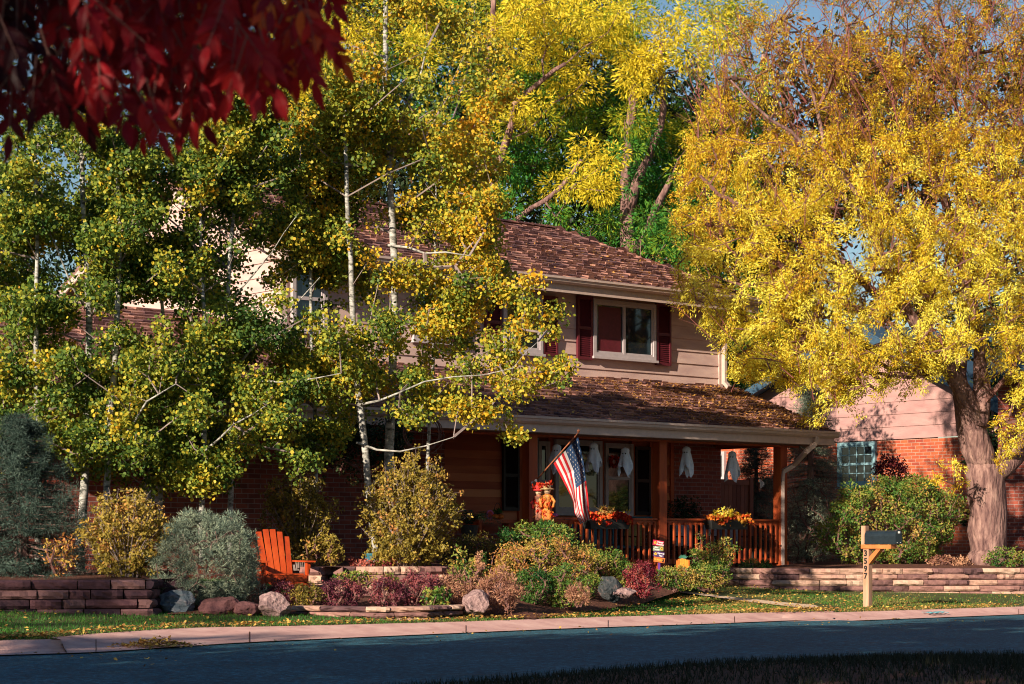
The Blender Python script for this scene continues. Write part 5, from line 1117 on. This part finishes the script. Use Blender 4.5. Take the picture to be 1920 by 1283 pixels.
# scarecrow couple
def scarecrow(px,ytop,ybot,Z,hat,dress,lab):
    base=P(px,ybot,Z); S=F/Z; h=(ybot-ytop)/S; root=empty('scarecrow',tuple(base),0,lab,'scarecrow')
    mb=MB(); n=20; vs=[]
    for t,ra in ((0,.10),(.15,.095),(.35,.075),(.5,.06),(.62,.065),(.7,.075),(.74,.03)):
        for k in range(n):
            an=2*math.pi*k/n; r2=ra*(1+.2*math.sin(an*6+t*5)*(1-t)); vs.append(Vector((r2*math.cos(an),r2*math.sin(an)*.8,t*h)))
    mb.mesh(vs,[(i*n+k,i*n+(k+1)%n,(i+1)*n+(k+1)%n,(i+1)*n+k) for i in range(6) for k in range(n)]); mb.build('clothes',M[dress],root,smooth=True)
    Cp=[Vector((.085*math.cos(a_)*(1-.3*t_),-abs(.07*math.sin(a_)),h*(.08+.6*t_))) for a_,t_ in [(random.uniform(-.4,3.5),random.random()) for _ in range(46)]]
    leaves('patches',Cp,[.022]*46,[random.uniform(.05,.95) for _ in Cp],5,.055,.5,M['flower'],root,'lan','random',1.6,shell=.1)
    Cp=[Vector((random.gauss(0,.05),random.gauss(-.03,.03),h*random.uniform(.86,.97))) for _ in range(9)]
    leaves('hat_leaves',Cp,[.03]*9,[random.uniform(.1,.7) for _ in Cp],8,.06,.6,M['flower'],root,'lan','random',0,shell=.1)
    mb=MB(); 
    for s_ in (-1,1): mb.tube([(s_*.06,0,h*.69),(s_*.12,-.02,h*.58),(s_*.10,-.06,h*.46)],[.028,.026,.022],8)
    mb.build('sleeve',M['scarf_red' if dress!='cloth_orange' else 'cloth_orange'],root,smooth=True)
    mb=MB(); mb.lathe((0,0,h*.80),[(.01,-.062),(.045,-.045),(.058,0),(.05,.035),(.02,.06)],12); hd=mb.build('head',M['skin_cloth'],root,smooth=True)
    mb=MB(); [mb.lathe((s_*.02,-.054,h*.81),[(.002,-.006),(.007,0),(.002,.006)],6) for s_ in (-1,1)]; mb.box(-.018,.018,-.058,-.05,h*.80-.025,h*.80-.02); mb.build('face',M['black'],hd)
    mb=MB(); mb.lathe((0,0,h*.84),[(.11,-.012),(.105,.0),(.06,.015),(.055,.07),(.02,.11)],14,sx=1.1); mb.build('hat',M[hat],hd,smooth=True)
    mb=MB()
    for _ in range(70):
        an=random.uniform(0,6.28); r1=random.uniform(.02,.08); mb.beam((r1*math.cos(an),r1*math.sin(an),h*.16),(r1*1.9*math.cos(an),r1*1.5*math.sin(an),-h*.04*random.random()),.006,.003)
    mb.build('straw',M['straw'],root)
    mb=MB(); mb.tube([(0,0,-.7),(0,0,h*.7)],.012,6); mb.build('pole',M['wood_pole'],root)
scarecrow(1010,904,996,33.6,'scarf_red','calico','scarecrow in a red hat and patterned clothes, left of the pair')
scarecrow(1026,902,994,33.5,'straw','cloth_orange','scarecrow in a straw hat and orange dress, right of the pair')
# rail planters
def planter(x0,x1,lab,vv,tall):
    u0,u1=U(x0,2.22),U(x1,2.22); L_=u1-u0; root=empty('planter',tuple(HP((u0+u1)/2,2.22,.17)),ANG,lab,'planter','planters hooked on the porch railing')
    mb=MB(); vs=[(sx*L_*.5*k,sy*.11*k2,z) for z,k,k2 in ((0,.9,.8),(.17,1,1)) for sx,sy in ((-1,-1),(1,-1),(1,1),(-1,1))]; mb.mesh(vs,[(3,2,1,0),(4,5,6,7),(0,1,5,4),(1,2,6,5),(2,3,7,6),(3,0,4,7)]); mb.build('trough',M['pot'],root)
    mb=MB(); [mb.beam((s*L_*.3,.11,.16),(s*L_*.3,.22,.17),.02,.01) for s in (-1,1)]; mb.build('hook',M['pot'],root)
    C=[Vector((random.uniform(-.5,.5)*L_,random.uniform(-.14,.1),random.uniform(.11,.27))) for _ in range(60)]
    leaves('flowers',C,[.05]*60,[random.gauss(vv,.15) for _ in range(60)],22,.055,.75,M['flower'],root,'round','random',.2,shell=.1)
    C=[Vector((random.gauss(0,.15),random.gauss(0,.05),.23+abs(random.gauss(0,.08))*tall)) for _ in range(30)]
    leaves('yellow_leaves',C,[.045]*30,[random.gauss(.85,.12) for _ in range(30)],11,.055,.55,M['gold_shrub' if tall<1.2 else 'locust_leaf'],root,'round','random',.1,shell=.1)
    mb=MB()
    for _ in range(26):
        a=Vector((random.gauss(-.02,.04),0,.15)); d=Vector((random.gauss(0,.45),random.gauss(0,.3),1)).normalized(); l=random.uniform(.2,.36)
        mb.tube([a,a+d*l*.6,a+d*l+Vector((d.x*.12,0,-.03))],[.004,.003,.001],4,cap=False)
    mb.build('grass_sprays',M['straw'],root)
planter(1098,1176,'black rail planter of red leaves beside the flag',.42,1.0)
planter(1326,1398,'black rail planter of orange and yellow leaves on the right railing',.78,1.4)
# painted board sign
sg=empty('stake_sign',tuple(P(1236,1072,31.2)),R(8),'stack of four small painted autumn boards on a purple stake','sign'); S_=F/31.2
mb=MB(); mb.box(-.018,.018,.004,.02,-.15,.44); mb.build('stake',M['purple'],sg)
def board(cx,cy,wd,hh,mat,parts,rot=-.16):
    T2=Matrix.Translation(((cx-1236)/S_,0,(1072-cy)/S_))@Matrix.Rotation(-rot,4,'Y')
    mb=MB(); mb.box(-wd/2,wd/2,-.012,.002,-hh/2,hh/2,T=T2); o=mb.build('board',M[mat],sg)
    for body,x,z,size,m in parts:
        loc=T2@Vector((x,-.0145,z)); X=(T2.to_3x3()@Vector((1,0,0))); Uv=T2.to_3x3()@Vector((0,0,1)); text('lettering',body,size,M[m],loc,X,Uv,o,ext_=.0006,bold=.0012)
    return o,T2
def flower(T2,parent,x,z,r,m1,m2,pet=6,name='painted_flower'):
    mb=MB(); pts=[T2@Vector((x+r*(1 if k%2 else .55)*math.cos(math.pi*k/pet),-.0145,z+r*(1 if k%2 else .55)*math.sin(math.pi*k/pet))) for k in range(pet*2)]; mb.face(pts); o=mb.build(name,M[m1],parent)
    mb=MB(); mb.face([T2@Vector((x+r*.35*math.cos(k*.7854),-.0165,z+r*.35*math.sin(k*.7854))) for k in range(8)]); mb.build('flower_centre',M[m2],o)
o,t=board(1234,1018.5,.17,.083,'sign_crimson',[('Happy',.03,.018,.036,'print_white'),('Autumn',.03,-.018,.036,'print_white')]); flower(t,o,-.052,0,.028,'print_yellow','pumpkin')
o,t=board(1234,1028.8,.165,.075,'sign_sage',[('Give',-.03,.016,.034,'print_white'),('Thanks',-.03,-.017,.034,'print_white')],rot=-.05); flower(t,o,.055,0,.03,'print_yellow','black',9)
o,t=board(1235,1039.5,.17,.083,'sign_purple',[('Harvest',.03,.017,.034,'print_white'),('Time',.035,-.02,.034,'print_white')]); flower(t,o,-.055,0,.03,'print_yellow','pumpkin',5)
o,t=board(1236,1050,.175,.08,'sign_orange',[('Welcome',-.02,.0,.036,'print_yellow')]); mb=MB(); mb.face([t@Vector((x,-.0145,z)) for x,z in ((.045,-.03),(.075,-.03),(.07,.0),(.078,.03),(.066,.018),(.055,.018),(.045,.03),(.05,0))]); mb.build('painted_cat',M['black'],o)
# slatted pumpkin with a bird
pk=empty('pumpkin_decoration',tuple(P(1280,1080,31.0)),R(5),'slatted wooden pumpkin with green leaves on top and a black bird in front','garden decoration'); 
for i in range(8):
    x=-.09+.026*i; h0=.27-.0022*(i-3.5)**2*.9; mb=MB(); mb.box(x-.012,x+.012,-.012-.004*(i%2),.006,0+.001*i,h0+random.uniform(-.008,.008)); mb.build('slat',M['pumpkin'] if i<2 or i>6 else M['pumpkin_yellow'],pk)
mb=MB()
for k in range(9):
    a=Vector((0,-.01,.265)); d=Vector((math.cos(.5+k*.28),-.2,math.sin(.5+k*.28)*.9)); e=a+d*random.uniform(.07,.10); s_=Vector((-d.z,0,d.x))*.014; mb.mesh([a,a.lerp(e,.5)+s_,e,a.lerp(e,.5)-s_],[(0,1,2,3)])
mb.build('leaves',M['teal_leaf'],pk)
mb=MB(); mb.tube([(.02,-.05,.115),(.04,-.05,.11),(.075,-.05,.105),(.13,-.05,.09)],[.01,.022,.024,.004],8); mb.tube([(.0,-.05,.118),(.02,-.05,.125),(.035,-.05,.12)],[.002,.014,.012],8); mb.build('bird',M['black'],pk)
mb=MB(); mb.lathe((.055,-.068,.095),[(.004,-.012),(.013,0),(.004,.012)],8); mb.tube([(.06,-.05,.09),(.062,-.052,.0)],.006,5); mb.build('bird_breast',M['print_white'],pk)
# adirondack chair
ch=empty('adirondack_chair',tuple(P(520,1122,27.0)),R(24),'orange slatted adirondack chair by the tan block wall','chair'); ch.scale=(.92,.92,.92); O=M['orange']
for i in range(6):
    k=(i-2.5); x0=k*.088; x1=k*.108; hh=1.02-.018*k*k; mb=MB(); mb.beam((x0,.05,.22),(x1,.42,hh),.082,.02,up=(0,-1,.3)); mb.build('back_slat',O,ch)
for i in range(7):
    mb=MB(); y=-.42+i*.075; z=.37-i*.018; mb.box(-.27,.27,y,y+.066,z-.02,z); mb.build('seat_slat',O,ch)
for s_ in (-1,1):
    mb=MB(); mb.prism([(s_*.29,-.46,.34),(s_*.29,.5,.05),(s_*.29,.5,-.0),(s_*.29,.4,-.0),(s_*.29,-.46,.24)],(s_*.022,0,0)); mb.build('side_rail',O,ch)
    mb=MB(); mb.box(s_*.325-.0125,s_*.325+.0125,-.44,-.34,0,.53); mb.build('leg',O,ch)
    mb=MB(); mb.prism([(s_*.35-.07,-.52,.535),(s_*.35+.07,-.52,.535),(s_*.35+.07,.1,.535),(s_*.35+.03,.28,.535),(s_*.35-.05,.28,.535),(s_*.35-.05,.1,.535)],(0,0,.022)); mb.build('armrest',O,ch)
    mb=MB(); mb.prism([(s_*.345,-.40,.36),(s_*.345,-.34,.53),(s_*.345,-.47,.53)],(s_*.02,0,0)); mb.build('arm_bracket',O,ch)
mb=MB(); mb.box(-.31,.31,-.465,-.443,.25,.345); mb.build('front_rail',O,ch); mb=MB(); mb.beam((-.36,.3,.52),(.36,.3,.52),.03,.06); mb.beam((-.27,.10,.30),(.27,.10,.30),.03,.07); mb.build('back_brace',O,ch)
mb=MB(); mb.box(-.25,.25,-.95,-.50,.08,.10)
ft=empty('footstool',tuple(P(545,1130,26.0)),R(28),'matching orange slatted footrest before the adirondack chair','footstool')
for i in range(5): mb=MB(); mb.box(-.24,.24,-.18+i*.075,-.115+i*.075,.24-.012*(4-i),.26-.012*(4-i)); mb.build('slat',O,ft)
for s_ in (-1,1): mb=MB(); mb.box(s_*.21-.012,s_*.21+.012,-.17,.17,0,.185); mb.build('leg',O,ft)
# fern on the porch edge
fn=empty('fern',tuple(P(880,1012,31.6)),0,'large dark fern with arching fronds at the left end of the porch','fern'); 
mb=MB(); mb.lathe((0,0,0),[(.10,0),(.13,.12),(.15,.22),(.14,.23)],12); mb.build('pot',M['pot'],fn)
for k in range(26):
    an=random.uniform(0,6.28); d=Vector((math.cos(an),math.sin(an)*.8,0)); l=random.uniform(.35,.62); up_=random.uniform(.25,.72); mb=MB(); prev=None
    for i in range(15):
        t=i/14; q=Vector((0,0,.22))+d*l*t+Vector((0,0,up_*(t-t*t*random.uniform(.95,1.0)*.95)*1.3))
        if prev is not None:
            tg=(q-prev).normalized(); s_=tg.cross(Vector((0,0,1))).normalized(); w_=.085*math.sin(math.pi*min(1,t*.9+.08))+.01
            for sg_ in (-1,1): mb.mesh([q,q+s_*sg_*w_*.6+tg*.012,q+s_*sg_*w_+tg*.03-Vector((0,0,.012)),q+s_*sg_*w_*.5-tg*.008],[(0,1,2,3)],.25+.2*random.random())
        prev=q
    mb.build('frond',M['dark_leaf'],fn)
# bench with autumn things against the cedar wall
bn=empty('wall_bench',tuple(HP(U(925,.5),.5,-.56)),ANG,'narrow cedar shelf bench below the dark shutter','bench'); 
mb=MB(); mb.box(-.45,.38,-.14,.14,.84,.90); mb.build('seat',M['cedar'],bn)
for x in (-.38,.31): mb=MB(); mb.box(x-.03,x+.03,-.1,.1,0,.838); mb.build('leg',M['cedar'],bn)
def gourd(px,py,lab,u_off=0,m='pumpkin'):
    p=HP(U(px,.52),.52,-.56+.905); o=empty('pumpkin',tuple(p),0,lab,'pumpkin'); mb=MB(); n=24; vs=[]
    for t in range(7):
        ph=math.pi*t/6
        for k in range(n):
            an=2*math.pi*k/n; r_=.062*math.sin(ph)*(1+.10*abs(math.cos(an*4)))+.003; vs.append(Vector((r_*math.cos(an),r_*math.sin(an),.05-.048*math.cos(ph))))
    mb.mesh(vs,[(i*n+k,i*n+(k+1)%n,(i+1)*n+(k+1)%n,(i+1)*n+k) for i in range(6) for k in range(n)]); mb.build('fruit',M[m],o,smooth=True); mb=MB(); mb.tube([(0,0,.09),(.01,0,.12)],[.01,.007],6); mb.build('stalk',M['twig'],o)
gourd(928,0,'small orange pumpkin left one on the wall bench'); gourd(938,0,'small orange pumpkin right one on the wall bench')
bk=empty('basket',tuple(HP(U(933,.40),.40,.345)),ANG,'dark handled basket of greenery behind the small pumpkins','basket'); mb=MB(); mb.lathe((0,0,0),[(.07,0),(.09,.10),(.085,.105)],12); mb.build('bowl',M['pot'],bk); mb=MB(); mb.tube([(.085*math.cos(t),0,.10+.2*math.sin(t)) for t in [math.pi*i/10 for i in range(11)]],.006,6); mb.build('handle',M['pot'],bk)
leaves('greenery',[Vector((random.gauss(0,.04),random.gauss(0,.03),.14)) for _ in range(12)],[.05]*12,[.3]*12,14,.05,.5,M['green_shrub'],bk,'lan','random',0)
mb=MB(); pp=HP(U(918,.5),.5,.345)
pl=empty('plate',tuple(pp),ANG,'round pink decorative disc standing on the wall bench','decoration'); mb.tube([(0,-.0,.085),(0,-.015,.085)],[.085,.085],20); mb.build('rim',M['pink'],pl); mb=MB(); mb.tube([(0,-.016,.085),(0,-.02,.085)],[.06,.06],20); mb.build('disc',M['scarf_red'],pl)
# garland, wreaths, chime, feeder
def hang(name,label,cat,px,py,v,items):
    u=U(px,v); p=HP(u,v,0); p.z=(HY-py)/F*p.y; o=empty(name,tuple(p),ANG,label,cat); items(o); return o
def gl(o):
    C=[Vector((random.gauss(0,.025),random.gauss(-.02,.02),-.085*i+random.uniform(-.03,.03))) for i in range(11)]
    leaves('leaves',C,[.05]*11,[random.gauss(.7,.15) for _ in C],16,.06,.6,M['flower'],o,'lan','random',.3); mb=MB(); mb.tube([(0,0,.1),(0,0,-1.0)],.006,5); mb.build('cord',M['twig'],o)
hang('leaf_garland','orange leaf garland hanging on the dark front door','garland',988,872,.14,gl)
def wr(mat,r,v):
    def f(o):
        C=[Vector((r*math.cos(a),-.02,r*math.sin(a))) for a in [i*.349 for i in range(18)]]
        leaves('leaves',C,[.04]*18,[v+random.gauss(0,.1) for _ in C],18,.05,.6,M[mat],o,'lan','random',0); mb=MB(); mb.tube([(r*math.cos(a),0,r*math.sin(a)) for a in [i*.3142 for i in range(21)]],.012,6,cap=False); mb.build('hoop',M['twig'],o)
    return f
hang('wreath','small red wreath in the window right of the flag','wreath',1150,866,.16,wr('flower',.09,.2))
hang('wreath','pale teal wreath behind the flag in the wide window','wreath',1104,876,.20,wr('spruce',.13,1.0))
def chime(o):
    mb=MB(); mb.tube([(0,0,.35),(0,0,.02)],.003,4); mb.build('cord',M['black'],o)
    for i,(x,l) in enumerate(((-.06,.07),(-.02,.16),(.03,.11),(.06,.06))): mb=MB(); mb.tube([(x,0,.0-.02*i),(x,0,-l-.02*i)],[.008,.014],7); mb.build('bell',M['print_white'],o)
hang('wind_chime','small pale wind chime hanging near the right porch post','wind chime',1428,898,1.7,chime)
def vine(px,py,w_,h_,lab):
    z=31.3; C=[P(px+random.gauss(0,w_),py+random.gauss(0,h_),z+random.uniform(-.3,.3)) for _ in range(220)]
    return C
C=[P(random.uniform(560,765),random.triangular(785,905,800),31.2+random.uniform(-.35,.35)) for _ in range(260)]
vb=empty('climbing_vine',tuple(P(640,1060,31.2)),0,'dark climbing vine massed under the gutter above the brick wall','vine'); Cl=[c-Vector(vb.location) for c in C]
leaves('foliage',Cl,[.12]*len(C),[random.gauss(.25,.15) for _ in C],30,.055,.6,M['dark_leaf'],vb,'lan','random',.3); mb=MB(); skeleton(mb,[Vector((0,0,0)),Vector((.05,0,.7)),Vector((0,0,1.5))],Cl[::3],r0=.005,n=4,maxr=.03); mb.build('stems',M['twig'],vb)
vw=empty('vine_hoop',tuple(P(792,815,30.2)),R(20),'tangled ring of bare pink vines below the gutter left of the porch','wreath'); mb=MB()
for k in range(5):
    r_=random.uniform(.26,.34); cx,cz=random.uniform(-.04,.04),random.uniform(-.04,.04); mb.tube([(cx+r_*math.cos(a),random.uniform(-.02,.02),cz+r_*math.sin(a)*.95) for a in [i*.2618 for i in range(25)]],.008,5,cap=False)
mb.tube([(0,0,-.3),(.02,0,.38)],.006,5); mb.tube([(-.3,0,.05),(.35,0,.0)],.006,5); mb.build('hoop',M['twig'],vw)
fd=empty('bird_feeder',tuple(P(693,940,29.2)),0,'pale glass bird feeder with a red base hanging among the shrub leaves','bird feeder'); mb=MB(); mb.lathe((0,0,0),[(.03,-.04),(.045,0),(.035,.09),(.015,.12)],12); mb.build('bottle',M['pale_blue'],fd,smooth=True); mb=MB(); mb.tube([(0,0,.12),(0,0,.5)],.004,4); mb.build('hook',M['black'],fd); mb=MB(); mb.lathe((0,0,-.30),[(.03,0),(.07,.01),(.05,.05),(.01,.06)],12); mb.tube([(0,0,-.24),(0,0,-.04)],.006,5); mb.build('tray',M['red_plastic'],fd)
pt=empty('flower_pot',tuple(P(697,1056,28.6)),0,'small teal glazed pot on the bed beneath the golden olive shrub','pot'); mb=MB(); mb.lathe((0,0,-.05),[(.06,0),(.10,.10),(.095,.17),(.11,.19)],16); mb.build('body',M['teal_paint'],pt,smooth=True); mb=MB(); mb.tube([(0,0,.12),(0,0,.13)],[.09,.09],14); mb.build('soil',M['mulch'],pt)
gp=empty('gourd',tuple(HP(U(1040,2.0),2.0,.372)),0,'tiny pink gourd sitting on the railing left of the flag','gourd'); mb=MB(); mb.lathe((0,0,0),[(.01,0),(.045,.02),(.05,.04),(.03,.065),(.008,.075)],12,sx=1.4); mb.build('fruit',M['pink'],gp,smooth=True); mb=MB(); mb.tube([(0,0,.07),(.01,0,.1)],.006,5); mb.build('stalk',M['twig'],gp)
# porch furniture behind the railing
fb_=empty('porch_bench',tuple(HP(U(1118,1.1),1.1,-.56)),ANG,'teal painted bench behind the railing under the flag','bench')
mb=MB(); mb.box(-.75,.75,-.25,.25,.38,.43); mb.build('seat',M['teal_paint'],fb_)
for i in range(9): x=-.68+i*.17; mb=MB(); mb.box(x-.06,x+.06,.22,.25,.45,.95); mb.build('back_slat',M['teal_paint'],fb_)
for x in (-.7,.7):
    for y in (-.2,.2): mb=MB(); mb.box(x-.03,x+.03,y-.03,y+.03,0,.378); mb.build('leg',M['teal_paint'],fb_)
tb=empty('porch_table',tuple(HP(U(1193,.9),.9,-.56)),0,'round dark blue porch table right of the red planter','table'); mb=MB(); mb.lathe((0,0,.94),[(.36,0),(.37,.02),(.36,.03)],28); mb.build('tabletop',M['teal_paint'],tb)
for k in range(4): a=k*1.57+.4; mb=MB(); mb.tube([(.3*math.cos(a),.3*math.sin(a),0),(.25*math.cos(a),.25*math.sin(a),.94)],.018,6); mb.build('leg',M['pot'],tb)
def settee(px,lab,mat,wd):
    o=empty('porch_chair',tuple(HP(U(px,1.0),1.0,-.56)),ANG,lab,'chair','cushioned chairs behind the right railing')
    mb=MB(); mb.box(-wd/2,wd/2,-.25,.25,.34,.40); mb.build('seat',M['pot'],o)
    for x in (-wd/2+.03,wd/2-.03):
        for y in (-.22,.22): mb=MB(); mb.box(x-.02,x+.02,y-.02,y+.02,0,.338); mb.build('leg',M['pot'],o)
        mb=MB(); mb.box(x-.025,x+.025,-.24,.25,.58,.61); mb.box(x-.02,x+.02,-.24,-.20,.402,.579); mb.build('armrest',M['pot'],o)
    mb=MB(); mb.box(-wd/2,wd/2,.24,.28,.40,.95); mb.build('backrest',M['pot'],o)
    mb=MB(); k=max(1,round(wd/.55)); 
    for i in range(k): mb=MB(); x=-wd/2+wd*(i+.5)/k; mb.box(x-.22,x+.22,.13,.23,.42,.86); mb.build('cushion',M[mat],o)
settee(1200,'porch chair with a gold patterned cushion behind the railing','cushion_gold',.6)
settee(1292,'porch chair with plaid cushion right of the middle post','plaid',.75); settee(1362,'plaid cushioned settee behind the orange planter','plaid',1.1)
pp=empty('potted_evergreen',tuple(HP(U(1285,.5),.5,-.56)),0,'dark potted evergreen against the brick behind the middle post','potted plant'); mb=MB(); mb.lathe((0,0,0),[(.13,0),(.18,.3),(.17,.32)],14); mb.build('pot',M['pot'],pp)
C=[Vector((random.gauss(0,.16),random.gauss(0,.12),random.uniform(.4,1.35))) for _ in range(60)]; leaves('foliage',C,[.09]*60,[random.gauss(.2,.1) for _ in C],26,.07,.4,M['dark_leaf'],pp,'lan','radial',.2); mb=MB(); skeleton(mb,[Vector((0,0,.3)),Vector((0,0,.8)),Vector((0,0,1.2))],C[::2],r0=.004,n=4,maxr=.02); mb.build('stems',M['twig'],pp)
ws=empty('letter_board',tuple(HP(U(1336,-.3),-.3,BZ)),ANG,'tall dark board with white letters leaning on the wooden gate','sign')
k=(HP(U(1336,-.3),-.3,0)).y; hz=lambda py:(HY-py)/F*k-BZ
mb=MB(); Tm=Matrix.Translation((-.05,0,.35))@Matrix.Rotation(R(-7),4,'Y'); top_=hz(912)-.35; mb.box(-.09,.09,-.03,0,-.3,top_,T=Tm); mb.build('board',M['black'],ws)
X=Tm.to_3x3()@Vector((1,0,0)); Uv=Tm.to_3x3()@Vector((0,0,1))
for ch_,d in (('II',.10),('W',.30),('E',.53),('L',.76)): text('letter',ch_,.24,M['trim'],Tm@Vector((0,-.033,top_-d)),X,Uv,ws,bold=.006)
